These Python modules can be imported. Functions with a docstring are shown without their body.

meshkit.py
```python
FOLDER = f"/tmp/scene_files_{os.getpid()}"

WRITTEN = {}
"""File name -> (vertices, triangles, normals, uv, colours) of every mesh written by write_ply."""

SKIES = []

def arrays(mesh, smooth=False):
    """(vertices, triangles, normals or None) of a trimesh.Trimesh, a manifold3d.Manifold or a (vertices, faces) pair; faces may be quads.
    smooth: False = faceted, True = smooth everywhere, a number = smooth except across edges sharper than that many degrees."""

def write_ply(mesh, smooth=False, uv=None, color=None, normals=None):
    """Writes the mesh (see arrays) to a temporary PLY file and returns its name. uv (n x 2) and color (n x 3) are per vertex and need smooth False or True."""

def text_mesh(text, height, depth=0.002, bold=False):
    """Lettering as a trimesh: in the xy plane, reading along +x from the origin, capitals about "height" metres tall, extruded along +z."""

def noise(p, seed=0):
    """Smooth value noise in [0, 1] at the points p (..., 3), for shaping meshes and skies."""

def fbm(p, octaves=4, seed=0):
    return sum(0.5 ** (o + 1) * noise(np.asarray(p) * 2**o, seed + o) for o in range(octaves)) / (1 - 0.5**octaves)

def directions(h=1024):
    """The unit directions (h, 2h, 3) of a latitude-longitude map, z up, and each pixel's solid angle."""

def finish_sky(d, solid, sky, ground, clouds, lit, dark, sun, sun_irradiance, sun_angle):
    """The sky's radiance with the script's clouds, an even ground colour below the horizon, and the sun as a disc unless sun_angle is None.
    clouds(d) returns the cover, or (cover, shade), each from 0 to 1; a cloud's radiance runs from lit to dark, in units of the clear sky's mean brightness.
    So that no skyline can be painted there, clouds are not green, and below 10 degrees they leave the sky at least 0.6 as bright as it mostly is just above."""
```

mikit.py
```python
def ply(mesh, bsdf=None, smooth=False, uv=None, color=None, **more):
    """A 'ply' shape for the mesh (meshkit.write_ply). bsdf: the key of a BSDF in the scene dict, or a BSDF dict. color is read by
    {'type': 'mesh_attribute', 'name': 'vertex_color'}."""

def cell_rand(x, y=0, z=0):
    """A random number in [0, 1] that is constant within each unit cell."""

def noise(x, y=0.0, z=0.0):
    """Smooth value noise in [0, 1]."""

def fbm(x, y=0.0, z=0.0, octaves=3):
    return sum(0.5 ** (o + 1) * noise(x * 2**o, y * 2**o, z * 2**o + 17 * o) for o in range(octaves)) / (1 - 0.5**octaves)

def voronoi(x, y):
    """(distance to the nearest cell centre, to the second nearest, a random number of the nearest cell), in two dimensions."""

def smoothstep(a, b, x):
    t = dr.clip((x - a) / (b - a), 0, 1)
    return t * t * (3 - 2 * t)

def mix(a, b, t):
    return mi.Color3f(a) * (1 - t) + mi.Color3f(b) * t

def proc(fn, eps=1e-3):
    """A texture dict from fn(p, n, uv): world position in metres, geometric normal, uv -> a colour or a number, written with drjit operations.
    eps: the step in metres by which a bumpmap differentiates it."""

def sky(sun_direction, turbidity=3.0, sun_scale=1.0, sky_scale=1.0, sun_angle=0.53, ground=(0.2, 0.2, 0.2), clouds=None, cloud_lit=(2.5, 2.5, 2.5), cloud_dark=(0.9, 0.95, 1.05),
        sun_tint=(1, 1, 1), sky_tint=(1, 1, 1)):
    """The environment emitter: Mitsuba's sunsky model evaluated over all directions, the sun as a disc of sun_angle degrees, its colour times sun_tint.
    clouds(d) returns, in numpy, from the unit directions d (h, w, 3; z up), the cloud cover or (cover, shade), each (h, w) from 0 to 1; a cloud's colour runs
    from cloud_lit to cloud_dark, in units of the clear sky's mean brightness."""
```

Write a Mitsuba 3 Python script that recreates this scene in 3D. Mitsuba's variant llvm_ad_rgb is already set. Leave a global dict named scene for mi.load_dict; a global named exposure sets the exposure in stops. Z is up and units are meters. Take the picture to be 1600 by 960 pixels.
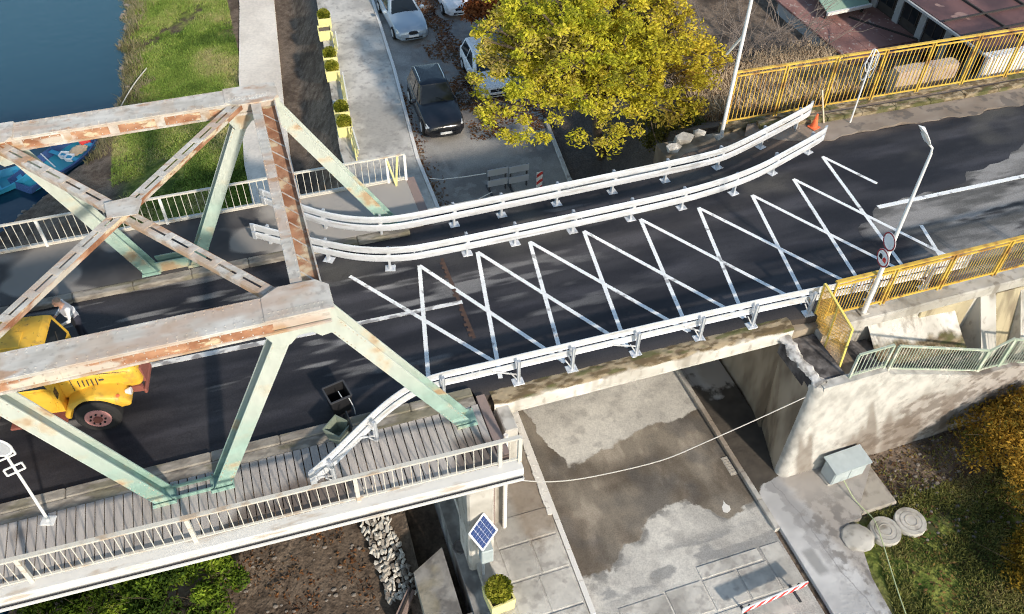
import math, random, manifold3d
import numpy as np, trimesh, mitsuba as mi, drjit as dr, mikit, meshkit
from shapely.geometry import Polygon
from mikit import noise, fbm, smoothstep, mix, cell_rand, voronoi
T = mi.ScalarTransform4f
rng = np.random.default_rng(7)
random.seed(7)
scene = {'type': 'scene'}
labels = {}
# ---------------------------------------------------------------- camera, sun, exposure
YAW, PITCH, ROLL = math.radians(-19.35), math.radians(45.36), math.radians(1.17)
EYE = np.array([-3.09, -12.40, 16.97])
_f = np.array([-math.sin(YAW) * math.cos(PITCH), math.cos(YAW) * math.cos(PITCH), -math.sin(PITCH)])
_r = np.cross(_f, [0, 0, 1]); _r /= np.linalg.norm(_r)
_u = np.cross(_r, _f)
UP = -math.sin(ROLL) * _r + math.cos(ROLL) * _u
scene['camera'] = {'type': 'perspective', 'fov': 61.9, 'fov_axis': 'x', 'near_clip': 0.1, 'far_clip': 400.0,
                   'to_world': T().look_at(origin=EYE.tolist(), target=(EYE + _f).tolist(), up=UP.tolist())}
scene['daylight'] = mikit.sky([.43, -1.80, 1.0], turbidity=3, sun_scale=.85, sun_angle=2.4, sun_tint=(.87, 1.0, 1.29), sky_scale=1.7, sky_tint=(1.10, 1.0, .88))
exposure = 2.15
# ---------------------------------------------------------------- keys, labels, mesh helpers
cnt = {}
def K(name, parent=None):
    full = parent + '__' + name if parent else name
    n = cnt.get(full, 0); cnt[full] = n + 1
    return full if n == 0 else '%s_%03d' % (full, n)
def tag(key, label=None, cat=None, group=None, kind=None):
    d = labels.setdefault(key, {})
    for a, b in (('label', label), ('category', cat), ('group', group), ('kind', kind)):
        if b: d[a] = b
    return key
def thing(name, label, cat, group=None):
    return tag(K(name), label, cat, group)
def put(name, mesh, mat, parent=None, smooth=False, to=None, **kw):
    key = K(name, parent)
    if isinstance(mesh, list): mesh = trimesh.util.concatenate(mesh)
    d = mesh if isinstance(mesh, dict) else mikit.ply(mesh, mat, smooth=smooth, **kw)
    d = dict(d)
    if isinstance(mesh, dict): d['bsdf'] = {'type': 'ref', 'id': mat}
    if to is not None: d['to_world'] = to
    scene[key] = d
    return key
def struct(name, mesh, mat, **kw):
    return tag(put(name, mesh, mat, **kw), kind='structure')
V = lambda *a: np.array(a, float)
def tm(v, f): return trimesh.Trimesh(np.asarray(v, float), np.asarray(f, int), process=False)
_BF = np.array([[0, 2, 3], [0, 3, 1], [4, 5, 7], [4, 7, 6], [0, 1, 5], [0, 5, 4], [2, 6, 7], [2, 7, 3], [0, 4, 6], [0, 6, 2], [1, 3, 7], [1, 7, 5]])
def hexa(c): return tm(c, _BF)            # corners ordered z, y, x bits (x fastest)
def box(x0, x1, y0, y1, z0, z1):
    return hexa([[x, y, z] for z in (z0, z1) for y in (y0, y1) for x in (x0, x1)])
def rbox(x0, x1, y0, y1, z0, z1, b=.02):
    b = min(b, (x1 - x0) * .45, (y1 - y0) * .45, (z1 - z0) * .45)
    p = []
    for sx, X in ((1, x0), (-1, x1)):
        for sy, Y in ((1, y0), (-1, y1)):
            for sz, Z in ((1, z0), (-1, z1)):
                p += [[X, Y + sy * b, Z + sz * b], [X + sx * b, Y, Z + sz * b], [X + sx * b, Y + sy * b, Z]]
    return trimesh.convex.convex_hull(np.array(p))
def frame(d, up=(0, 0, 1)):
    d = np.asarray(d, float); d = d / np.linalg.norm(d)
    up = np.asarray(up, float)
    if abs(d @ up) > .98 * np.linalg.norm(up): up = V(1, 0, 0) if abs(d[0]) < .9 else V(0, 1, 0)
    s = np.cross(up, d); s /= np.linalg.norm(s)
    return d, s, np.cross(d, s)
def bar(a, b, w, h, up=(0, 0, 1), off=(0, 0)):
    """a box from a to b, w wide across, h high along up; off shifts it (across, up)"""
    a, b = np.asarray(a, float), np.asarray(b, float)
    d, s, u = frame(b - a, up)
    o = s * off[0] + u * off[1]
    c = []
    for k in (-h / 2, h / 2):
        for j in (-w / 2, w / 2):
            for e in (a, b): c.append(e + o + s * j + u * k)
    return hexa(c)
def tube(pts, r, n=8, cap=True):
    pts = [np.asarray(q, float) for q in pts]
    rr = np.interp(np.linspace(0, 1, len(pts)), np.linspace(0, 1, len(r)), r) if hasattr(r, '__len__') else [r] * len(pts)
    v, f = [], []
    ref = V(0, 0, 1)
    for i, q in enumerate(pts):
        d = pts[min(i + 1, len(pts) - 1)] - pts[max(i - 1, 0)]
        d, s, u = frame(d, ref)
        ref = u
        for k in range(n):
            t = 2 * math.pi * k / n
            v.append(q + rr[i] * (math.cos(t) * s + math.sin(t) * u))
    for i in range(len(pts) - 1):
        for k in range(n):
            a, b = i * n + k, i * n + (k + 1) % n
            f += [[a, b, b + n], [a, b + n, a + n]]
    if cap:
        for base, rev in ((0, True), ((len(pts) - 1) * n, False)):
            for k in range(1, n - 1):
                f.append([base, base + k + 1, base + k] if rev else [base, base + k, base + k + 1])
    return tm(v, f)
def prism(poly, z0, z1):
    m = trimesh.creation.extrude_polygon(Polygon(poly), z1 - z0, engine='earcut')
    m.apply_translation([0, 0, z0]); return m
def prism_y(poly, y0, y1):               # polygon in (x, z), extruded along y
    m = trimesh.creation.extrude_polygon(Polygon(poly), y1 - y0, engine='earcut')
    v = m.vertices; m.vertices = np.stack([v[:, 0], y1 - v[:, 2], v[:, 1]], 1); return m
def prism_x(poly, x0, x1):               # polygon in (y, z), extruded along x
    m = trimesh.creation.extrude_polygon(Polygon(poly), x1 - x0, engine='earcut')
    v = m.vertices; m.vertices = np.stack([x0 + v[:, 2], v[:, 0], v[:, 1]], 1); return m
def disc(c, n, r, h, k=28):
    d = np.asarray(n, float) / np.linalg.norm(n)
    c = np.asarray(c, float)
    return tube([c - d * h / 2, c + d * h / 2], r, k)
def ring(c, n, r0, r1, h, k=28):
    d, s, u = frame(n); c = np.asarray(c, float)
    v, f = [], []
    for i in range(k):
        t = 2 * math.pi * i / k; e = math.cos(t) * s + math.sin(t) * u
        v += [c + e * r0 - d * h / 2, c + e * r1 - d * h / 2, c + e * r1 + d * h / 2, c + e * r0 + d * h / 2]
    for i in range(k):
        a, b = 4 * i, 4 * ((i + 1) % k)
        for j in range(4):
            f += [[a + j, a + (j + 1) % 4, b + (j + 1) % 4], [a + j, b + (j + 1) % 4, b + j]]
    return tm(v, f)
def hull(pts): return trimesh.convex.convex_hull(np.array(pts, float))
def grid(xs, ys, fz):
    X, Y = np.meshgrid(xs, ys)
    Z = fz(X, Y)
    v = np.stack([X.ravel(), Y.ravel(), Z.ravel()], 1)
    n, m = len(xs), len(ys)
    i = np.arange(n - 1)[None, :] + n * np.arange(m - 1)[:, None]
    a, b, c, d = i.ravel(), i.ravel() + 1, i.ravel() + n + 1, i.ravel() + n
    return tm(v, np.vstack([np.stack([a, b, c], 1), np.stack([a, c, d], 1)]))
def sweep(path, prof):
    """closed profile [(offset to the left of the path, height)] swept along a polyline path [(x, y, z)]"""
    P = np.asarray(path, float); n = len(prof); v, f = [], []
    for i in range(len(P)):
        d = P[min(i + 1, len(P) - 1)] - P[max(i - 1, 0)]
        d = d[:2] / np.linalg.norm(d[:2]); nr = V(-d[1], d[0])
        k = 1.0
        if 0 < i < len(P) - 1:
            e = (P[i] - P[i - 1])[:2]; e = e / np.linalg.norm(e); k = 1 / max(.5, abs(nr @ V(-e[1], e[0])))
        for o, z in prof: v.append([P[i][0] + nr[0] * o * k, P[i][1] + nr[1] * o * k, P[i][2] + z])
    for i in range(len(P) - 1):
        for j in range(n):
            a, b = i * n + j, i * n + (j + 1) % n
            f += [[a, a + n, b + n], [a, b + n, b]]
    from mapbox_earcut import triangulate_float64 as _tri
    t = _tri(np.array(prof, float), np.array([n], np.uint32)).reshape(-1, 3)
    for q in t: f += [[q[0], q[1], q[2]], [q[2] + (len(P) - 1) * n, q[1] + (len(P) - 1) * n, q[0] + (len(P) - 1) * n]]
    m = tm(v, f); m.fix_normals(); return m
def lump(c, r, seed, sub=2, amp=.25, fr=2.0):
    m = trimesh.creation.icosphere(subdivisions=sub)
    v = m.vertices
    k = 1 + amp * 2 * (meshkit.fbm(v * fr + seed * 7.3, 3, seed) - .5)
    m.vertices = v * k[:, None] * np.asarray(r, float) + np.asarray(c, float); return m
def rock(c, r, seed, n=14):
    q = np.random.default_rng(1000 + seed).normal(size=(n, 3)); q /= np.linalg.norm(q, axis=1)[:, None]
    return hull(q * (.8 + .2 * np.random.default_rng(seed).random((n, 1))) * np.asarray(r, float) + np.asarray(c, float))
def at(m, x=0, y=0, z=0, rz=0.0):
    m = m.copy(); c, s = math.cos(rz), math.sin(rz)
    v = m.vertices
    m.vertices = np.stack([v[:, 0] * c - v[:, 1] * s + x, v[:, 0] * s + v[:, 1] * c + y, v[:, 2] + z], 1); return m
def smoothpath(pts, n=4, it=2):
    P = [np.asarray(p, float) for p in pts]
    for _ in range(it):
        Q = [P[0]]
        for a, b in zip(P[:-1], P[1:]): Q += [a * .75 + b * .25, a * .25 + b * .75]
        P = Q + [P[-1]]
    return P
# ---------------------------------------------------------------- materials
def plain(k, c, rough=.6, metal=0.0, spec=.4, **kw):
    scene[k] = {'type': 'twosided', 'bsdf': {'type': 'principled', 'base_color': {'type': 'rgb', 'value': list(c)}, 'roughness': rough, 'metallic': metal, 'specular': spec, **kw}}
def proc(k, fn, rough=.8, spec=.3, bump=None, bscale=.01, eps=.004, **kw):
    b = {'type': 'principled', 'base_color': mikit.proc(fn), 'roughness': rough, 'specular': spec, **kw}
    if bump is not None: b = {'type': 'bumpmap', 'arbitrary': mikit.proc(bump, eps=eps), 'scale': bscale, 'bsdf': b}
    scene[k] = {'type': 'twosided', 'bsdf': b}
C = mi.Color3f
def f_deck(p, n, uv):
    a = fbm(p.x * .35, p.y * 1.6, 1.0, 4); g = noise(p.x * 60, p.y * 60, p.z * 60)
    base = mix((.015, .0145, .019), (.038, .036, .041), smoothstep(.3, .7, a))
    streak = smoothstep(.60, .78, fbm(p.x * .55 + 3.1, p.y * 3.4, 4.0, 3)) * smoothstep(9.0, -1.0, p.x) * smoothstep(1.6, 3.0, p.y)
    base = mix(base, (.26, .25, .245), streak * .75)
    base = mix(base, (.16, .115, .085), smoothstep(7.3, 8.4, p.y + .8 * (a - .5)) * smoothstep(8., 11., p.x) * .8)
    dust = smoothstep(.5, .8, fbm(p.x * .5, p.y * .8, 9.0, 3)) * smoothstep(4.6, 6.2, p.y)
    base = mix(base, (.12, .11, .095), dust * .5)
    lane = smoothstep(.42, .1, dr.abs(dr.abs(p.y - 2.6) - .85)) + smoothstep(.42, .1, dr.abs(dr.abs(p.y - 5.9) - .85))
    base = mix(base, base * 1.5, lane * smoothstep(.35, .7, fbm(p.x * .7, p.y * 2.5, 6., 4)))
    base = mix(base, (.011, .010, .012), smoothstep(.008, .002, dr.abs(fbm(p.x * .35, p.y * .9, 12.5, 5) - .5)) * .25)
    edge = smoothstep(1.25, .5, p.y + .25 * (a - .5)) * smoothstep(-.5, .8, p.x)
    base = mix(base, (.085, .07, .06), edge * .7)
    return base * (.8 + .4 * g)
proc('asphalt_new', f_deck, .62, .35, lambda p, n, uv: noise(p.x * 70, p.y * 70, p.z * 70), .004)
def f_old(p, n, uv):
    a = fbm(p.x * .8, p.y * 3.2, 2.0, 4)
    base = mix((.11, .105, .10), (.27, .255, .245), smoothstep(.3, .65, a))
    base = mix(f_deck(p, n, uv), base, smoothstep(13.9, 15.6, p.x + 2.6 * (fbm(p.x * .7, p.y * 1.6, 3., 4) - .5) + .5 * smoothstep(2.6, 4., p.y)))
    crack = smoothstep(.62, .74, fbm(p.x * .45 + 9, p.y * 2.1, 7.0, 4))
    return mix(base, (.025, .024, .026), crack * .85) * (.8 + .4 * noise(p.x * 50, p.y * 50, 0))
proc('asphalt_old', f_old, .8, .25, lambda p, n, uv: noise(p.x * 55, p.y * 55, p.z * 55), .005)
def f_paint(p, n, uv):
    w = dr.maximum(smoothstep(.66, .80, fbm(p.x * 4, p.y * 4, 3.0, 5)), .16 * smoothstep(.45, .7, fbm(p.x * 18, p.y * 18, 3.0, 3)))
    return mix((.83, .83, .82), (.25, .24, .24), w * .8)
proc('road_paint', f_paint, .55)
def f_paintold(p, n, uv):
    w = smoothstep(.42, .62, fbm(p.x * 4, p.y * 6, 5.0, 4))
    return mix((.72, .71, .69), (.2, .19, .19), w * .85)
proc('road_paint_worn', f_paintold, .6)
def f_concrete(p, n, uv):
    a = fbm(p.x * 1.1, p.y * 1.1, p.z * 1.1, 4); b = fbm(p.x * 7, p.y * 7, p.z * 3, 3)
    base = mix((.34, .315, .275), (.53, .50, .455), smoothstep(.25, .7, a))
    base = mix(base, (.22, .19, .15), smoothstep(.55, .8, b) * .55)
    drip = smoothstep(.58, .75, fbm(p.x * 2.6, p.y * 2.6, p.z * .22, 3))
    return mix(base, (.17, .145, .115), drip * .6)
proc('concrete', f_concrete, .9, .2, lambda p, n, uv: fbm(p.x * 9, p.y * 9, p.z * 9, 3), .02)
def f_wing(p, n, uv):
    a = fbm(p.x * .55, p.y * .5, p.z * .8 + 3, 4); b = fbm(p.x * 5, p.y * 5, p.z * 3, 4)
    base = mix((.37, .35, .32), (.54, .515, .475), smoothstep(.2, .7, b))
    wet = smoothstep(.48, .66, .7 * a + .15 + .085 * (p.x - 12.6) + .30 * (b - .5) + .04 * (-2.5 - p.z))
    base = mix(base, mix((.15, .12, .10), (.36, .32, .29), smoothstep(.4, .6, fbm(p.x * 3, p.y, p.z * 3, 4))), wet * .85)
    s = smoothstep(.55, .72, fbm(p.x * 1.6 + p.z * .5, 0., p.z * .25, 3))
    return mix(base, (.14, .105, .08), s * .65)
proc('wing_concrete', f_wing, .92, .2, lambda p, n, uv: fbm(p.x * 5, p.y * 5, p.z * 5, 4), .05)
def f_abut(p, n, uv):
    b = fbm(p.x * 3, p.y * 1.7, p.z * .5, 4)
    base = mix((.16, .125, .09), (.36, .30, .23), smoothstep(.3, .7, b))
    return mix(base, (.09, .07, .055), smoothstep(.55, .75, fbm(p.x, p.y * 1.2, p.z * .9 + 8, 3)) * .6)
proc('abutment_concrete', f_abut, .92, .2, lambda p, n, uv: fbm(p.x * 6, p.y * 6, p.z * 6, 3), .03)
def f_moss(p, n, uv):
    b = fbm(p.x * 4, p.y * 9, p.z * 6, 4)
    base = mix((.13, .095, .055), (.34, .27, .18), smoothstep(.35, .65, b))
    return mix(base, (.10, .105, .04), smoothstep(.5, .7, fbm(p.x * 1.6, p.y * 5, 3., 3)) * .8)
proc('mossy_concrete', f_moss, .95, .15, lambda p, n, uv: fbm(p.x * 12, p.y * 12, p.z * 12, 4), .05)
def f_plank(p, n, uv):
    r = cell_rand(dr.floor((p.x + 30) / .2), 3, 1)
    g = fbm(p.x * 28, p.y * 1.6, p.z * 10, 3)
    base = mix((.33, .295, .275), (.50, .46, .43), .5 * r + .5 * g)
    st = smoothstep(.46, .56, fbm(p.x * .42 + 1.7, p.y * .55, 2.0, 3))
    return mix(base, base * C(.40, .36, .34), st)
proc('plank_wood', f_plank, .85, .25, lambda p, n, uv: fbm(p.x * 40, p.y * 3, p.z * 10, 3), .006)
def f_truss(p, n, uv):
    b = fbm(p.x * 1.3, p.y * 1.3, p.z * 1.3, 4)
    h = smoothstep(.3, 3.2, p.z + 1.6 * (b - .5))
    base = mix((.23, .36, .305), (.50, .53, .47), h)
    base = mix(base, (.36, .52, .455), smoothstep(.5, .7, fbm(p.x * 2, p.y * 2, p.z * 3, 3)) * (1 - h) * .7)
    rf = fbm(p.x * 1.7 + 4, p.y * 1.7, p.z * 1.7, 4)
    base = mix(base, (.60, .44, .25), smoothstep(.57, .72, rf) * .5)
    base = mix(base, (.36, .19, .09), smoothstep(.66, .76, rf) * .6)
    return base * (.88 + .2 * fbm(p.x * 9, p.y * 9, p.z * 2.5, 3))
proc('steel_paint', f_truss, .6, .4, lambda p, n, uv: fbm(p.x * 8, p.y * 8, p.z * 8, 3), .006)
def f_chord(p, n, uv):
    b = fbm(p.x * 2.2, p.y * 2.2, p.z * 2.2, 4); s = fbm(p.x * 11, p.y * 11, p.z * 11, 3)
    st = fbm(p.x * 1.1, p.y * 6, p.z * 6, 4)
    base = mix((.42, .385, .335), (.66, .625, .575), smoothstep(.25, .75, .5 * b + .5 * st))
    base = mix(base, (.27, .235, .20), smoothstep(.54, .75, s) * .45)
    base = mix(base, (.47, .345, .265), smoothstep(.46, .68, fbm(p.x * .8 + 1.5, p.y * 2.2, p.z, 4)) * .75)
    base = mix(base, (.42, .26, .14), smoothstep(.48, .62, fbm(p.x * 2.7, p.y * 2.7, p.z * 1.3 + 5, 4)) * (.25 + .55 * smoothstep(5.2, 4.95, p.z)))
    return mix(base, (.40, .21, .10), smoothstep(.60, .72, fbm(p.x * 1.3 + 2, p.y * 3, p.z * 3, 4)) * .7)
proc('chord_paint', f_chord, .7, .35, lambda p, n, uv: fbm(p.x * 10, p.y * 10, p.z * 10, 3), .006)
def f_rust(p, n, uv):
    b = fbm(p.x * 3.1, p.y * 3.1, p.z * 3.1, 4)
    base = mix((.27, .12, .065), (.46, .25, .15), smoothstep(.3, .7, b))
    base = mix(base, (.64, .55, .38), smoothstep(.56, .66, fbm(p.x * 2.3 + 7, p.y * 2.3, p.z * 5, 5)) * .85)
    return mix(base, (.56, .53, .46), smoothstep(.60, .68, fbm(p.x * .9, p.y * .9 + 4, p.z * 2, 4)) * .8)
proc('rusty_steel', f_rust, .85, .2, lambda p, n, uv: fbm(p.x * 14, p.y * 14, p.z * 14, 3), .008)
def f_galv(p, n, uv):
    c = voronoi(p.x * 14 + p.z * 9, p.y * 14 + p.z * 5)[2]
    base = mix((.60, .61, .63), (.74, .75, .77), .5 * c + .5 * fbm(p.x * 2, p.y * 2, p.z * 2, 3))
    return mix(base, (.40, .38, .35), smoothstep(.55, .75, fbm(p.x * 1.8, p.y * 1.8, p.z * 9, 4)) * .55)
proc('galvanised', f_galv, .38, .5, metallic=.25)
plain('galvanised_dull', (.55, .57, .60), .5, .3)
def f_yellow(p, n, uv):
    r = smoothstep(.60, .72, fbm(p.x * 3, p.y * 3, p.z * 3, 4))
    return mix(mix((.60, .36, .05), (.72, .49, .10), fbm(p.x, p.y, p.z, 3)), (.28, .12, .045), smoothstep(.50, .68, fbm(p.x * 3, p.y * 3, p.z * 3, 4)) * .75)
proc('yellow_paint', f_yellow, .5)
def f_cream(p, n, uv):
    r = smoothstep(.58, .72, fbm(p.x * 2.5, p.y * 2.5, p.z * 5, 4))
    return mix((.60, .565, .50), (.40, .28, .18), r * .7)
proc('cream_paint', f_cream, .6)
def f_greenrail(p, n, uv):
    r = smoothstep(.5, .7, fbm(p.x * 4, p.y * 4, p.z * 4, 3))
    return mix((.40, .46, .36), (.62, .60, .50), r)
proc('green_rail_paint', f_greenrail, .6)
plain('white_paint', (.74, .73, .71), .5)
def f_street(p, n, uv):
    a = fbm(p.x * .6, p.y * .6, 3.0, 4); b = fbm(p.x * 3, p.y * 3, 5.0, 4); g = noise(p.x * 40, p.y * 40, 1)
    far = smoothstep(7.0, 14.0, p.y)
    conc = mix((.44, .415, .38), (.62, .59, .54), smoothstep(.3, .7, a))
    conc = mix(conc, (.25, .245, .24), smoothstep(.45, .62, fbm(p.x * 1.3, p.y * 3.2, 6., 5)) * smoothstep(.75, .3, dr.abs(p.y + 3.0)) * .8)
    conc = mix(conc, (.30, .28, .26), smoothstep(.5, .8, b) * .5) * (.9 + .2 * fbm(p.x * 9, p.y * 9, 2., 3))
    asp = mix((.19, .175, .165), (.33, .31, .285), smoothstep(.3, .7, a))
    asp = mix(asp, (.37, .35, .325), smoothstep(.55, .7, b) * .4)
    asp = mix(asp, (.16, .08, .045), smoothstep(.45, .62, a * .5 + b * .5) * smoothstep(2.2, .6, dr.abs(p.x - 6.6)) * smoothstep(19., 22., p.y) * .8)
    base = mix(conc, asp, far)
    j = (.55 * (fbm(p.x * 1.5, p.y * 1.5, 8.0, 5) - .5) + .10 * (fbm(p.x * 9, p.y * 9, 3.0, 4) - .5)) * 2
    top = 1.15 + .18 * (p.x - 5) + 2.6 * smoothstep(3.55, 2.7, p.x + .3 * j)
    low = -2.1 - .55 * smoothstep(4.4, 3.0, p.x) + .75 * smoothstep(4.3, 5.4, p.x) * smoothstep(7.3, 6.2, p.x)
    inside = smoothstep(low - .06, low + .06, p.y + j * .7) * smoothstep(top + .06, top - .06, p.y + j * .55)
    wet = mix((.125, .102, .08), (.25, .215, .175), smoothstep(.3, .7, fbm(p.x * 1.1, p.y * .9, 4.0, 4)))
    wet = mix(wet, (.095, .09, .088), smoothstep(.5, .75, fbm(p.x * .9 + 5, p.y * .9, 1.0, 4)) * .6)
    wet = mix(wet, wet * 1.5, smoothstep(.45, .75, fbm(p.x * 2.2, p.y * 1.1, 9.0, 5)))
    base = mix(base, wet, inside)
    rim = smoothstep(.35, .0, dr.abs(p.y + j * .7 - low)) * (1 - inside) * smoothstep(.4, .6, b)
    base = mix(base, (.14, .135, .13), rim * .8)
    return base * (.85 + .3 * g)
proc('street_surface', f_street, .85, .3, lambda p, n, uv: fbm(p.x * 25, p.y * 25, 0., 3), .008)
def f_pave(p, n, uv):
    a = fbm(p.x * .9, p.y * .9, 2.0, 4); b = fbm(p.x * 5, p.y * 5, 6.0, 4)
    base = mix((.37, .35, .32), (.56, .53, .485), smoothstep(.3, .65, a))
    base = mix(base, (.27, .245, .225), smoothstep(.48, .78, b) * .55)
    base = mix(base, (.24, .18, .13), smoothstep(-1.7, -.8, p.y + .8 * (b - .5)) * smoothstep(3., 1., p.y) * smoothstep(1.2, 1.6, p.x) * .7)
    return base * (.9 + .2 * fbm(p.x * 11, p.y * 11, 3., 3))
proc('pavement_concrete', f_pave, .9, .2, lambda p, n, uv: fbm(p.x * 15, p.y * 15, 0., 3), .012)
def f_rightpave(p, n, uv):
    a = fbm(p.x * .9, p.y * .9, 2.0, 4); b = fbm(p.x * 4, p.y * 4, 6.0, 4)
    u = p.x + .12 * (p.y + 3.5) - 8.3 + .25 * (a - .5)
    base = mix((.42, .41, .405), (.58, .565, .555), smoothstep(.3, .65, a))
    base = mix(base, (.27, .26, .26), smoothstep(.62, .75, u + .5 * (b - .5)) * smoothstep(1.5, 1.0, u) * smoothstep(-6.0, -1.5, p.y) * .8)
    base = mix(base, (.33, .29, .255), smoothstep(1.1, 1.5, u + .4 * (b - .5)) * .8)
    base = mix(base, (.17, .155, .145), smoothstep(.40, .68, fbm(p.x * 5, p.y * 5, 2., 5)) * smoothstep(.5, 1.2, u) * smoothstep(-1.8, -3.2, p.y) * .75)
    base = mix(base, (.22, .215, .21), smoothstep(.25, .1, dr.abs(u - .45)) * smoothstep(.5, .3, dr.abs(p.y + 4.2)) * .7)
    base = mix(base, (.20, .19, .19), smoothstep(.03, .005, dr.abs(u - .93 + .1 * (b - .5))) * .5)
    j = .9 * (fbm(p.x * 1.7, p.y * 1.7, 8.0, 5) - .5) * 2
    wet = smoothstep(-2.0, -1.9, p.y + j * .6 - (p.x - 8.2) * .55) * smoothstep(2.5, 2.2, p.y + j)
    return mix(base, mix((.05, .043, .038), (.10, .085, .07), b), wet)
proc('right_pavement_concrete', f_rightpave, .88, .25, lambda p, n, uv: fbm(p.x * 15, p.y * 15, 0., 3), .015)
def f_path(p, n, uv):
    a = fbm(p.x * .8, p.y * .5, 2.0, 4)
    return mix((.62, .555, .48), (.74, .67, .585), smoothstep(.3, .7, a)) * (.92 + .16 * noise(p.x * 12, p.y * 12, 0))
proc('path_concrete', f_path, .9, .2)
def f_ground(p, n, uv):
    a = fbm(p.x * .7, p.y * .7, p.z * .7, 4); b = fbm(p.x * 4, p.y * 4, p.z * 4, 4); g = noise(p.x * 25, p.y * 25, p.z * 25)
    soil = mix((.075, .055, .042), (.19, .145, .11), smoothstep(.3, .7, .5 * a + .5 * b))
    grass = mix((.06, .09, .018), (.19, .21, .05), smoothstep(.3, .7, b))
    left = smoothstep(9.5, 11.0, p.y) * smoothstep(-3.2, -4.2, p.x) * smoothstep(-10.3, -9.0, p.x)
    right = smoothstep(-2.9, -3.7, p.y + 1.2 * (a - .5)) * smoothstep(9.5, 10.5, p.x)
    green = dr.maximum(left, right) * smoothstep(.32, .5, a + .3 * (b - .5) + .1)
    soil = mix(soil, (.10, .092, .088), smoothstep(.4, 1.2, p.x) * smoothstep(10., 12., p.y) * smoothstep(16., 13., p.x) * .7)
    return mix(soil, grass, green) * (.7 + .6 * g)
proc('ground_soil', f_ground, .95, .1, lambda p, n, uv: fbm(p.x * 9, p.y * 9, p.z * 9, 4), .08)
def f_wall(p, n, uv):
    b = fbm(p.x * 3, p.y * 3, p.z * .8, 4)
    return mix((.055, .05, .05), (.19, .175, .17), smoothstep(.35, .7, b)) * (.8 + .4 * noise(p.x * 14, p.y * 14, p.z * 14))
proc('dark_concrete', f_wall, .9, .2, lambda p, n, uv: fbm(p.x * 7, p.y * 7, p.z * 7, 4), .05)
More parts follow.
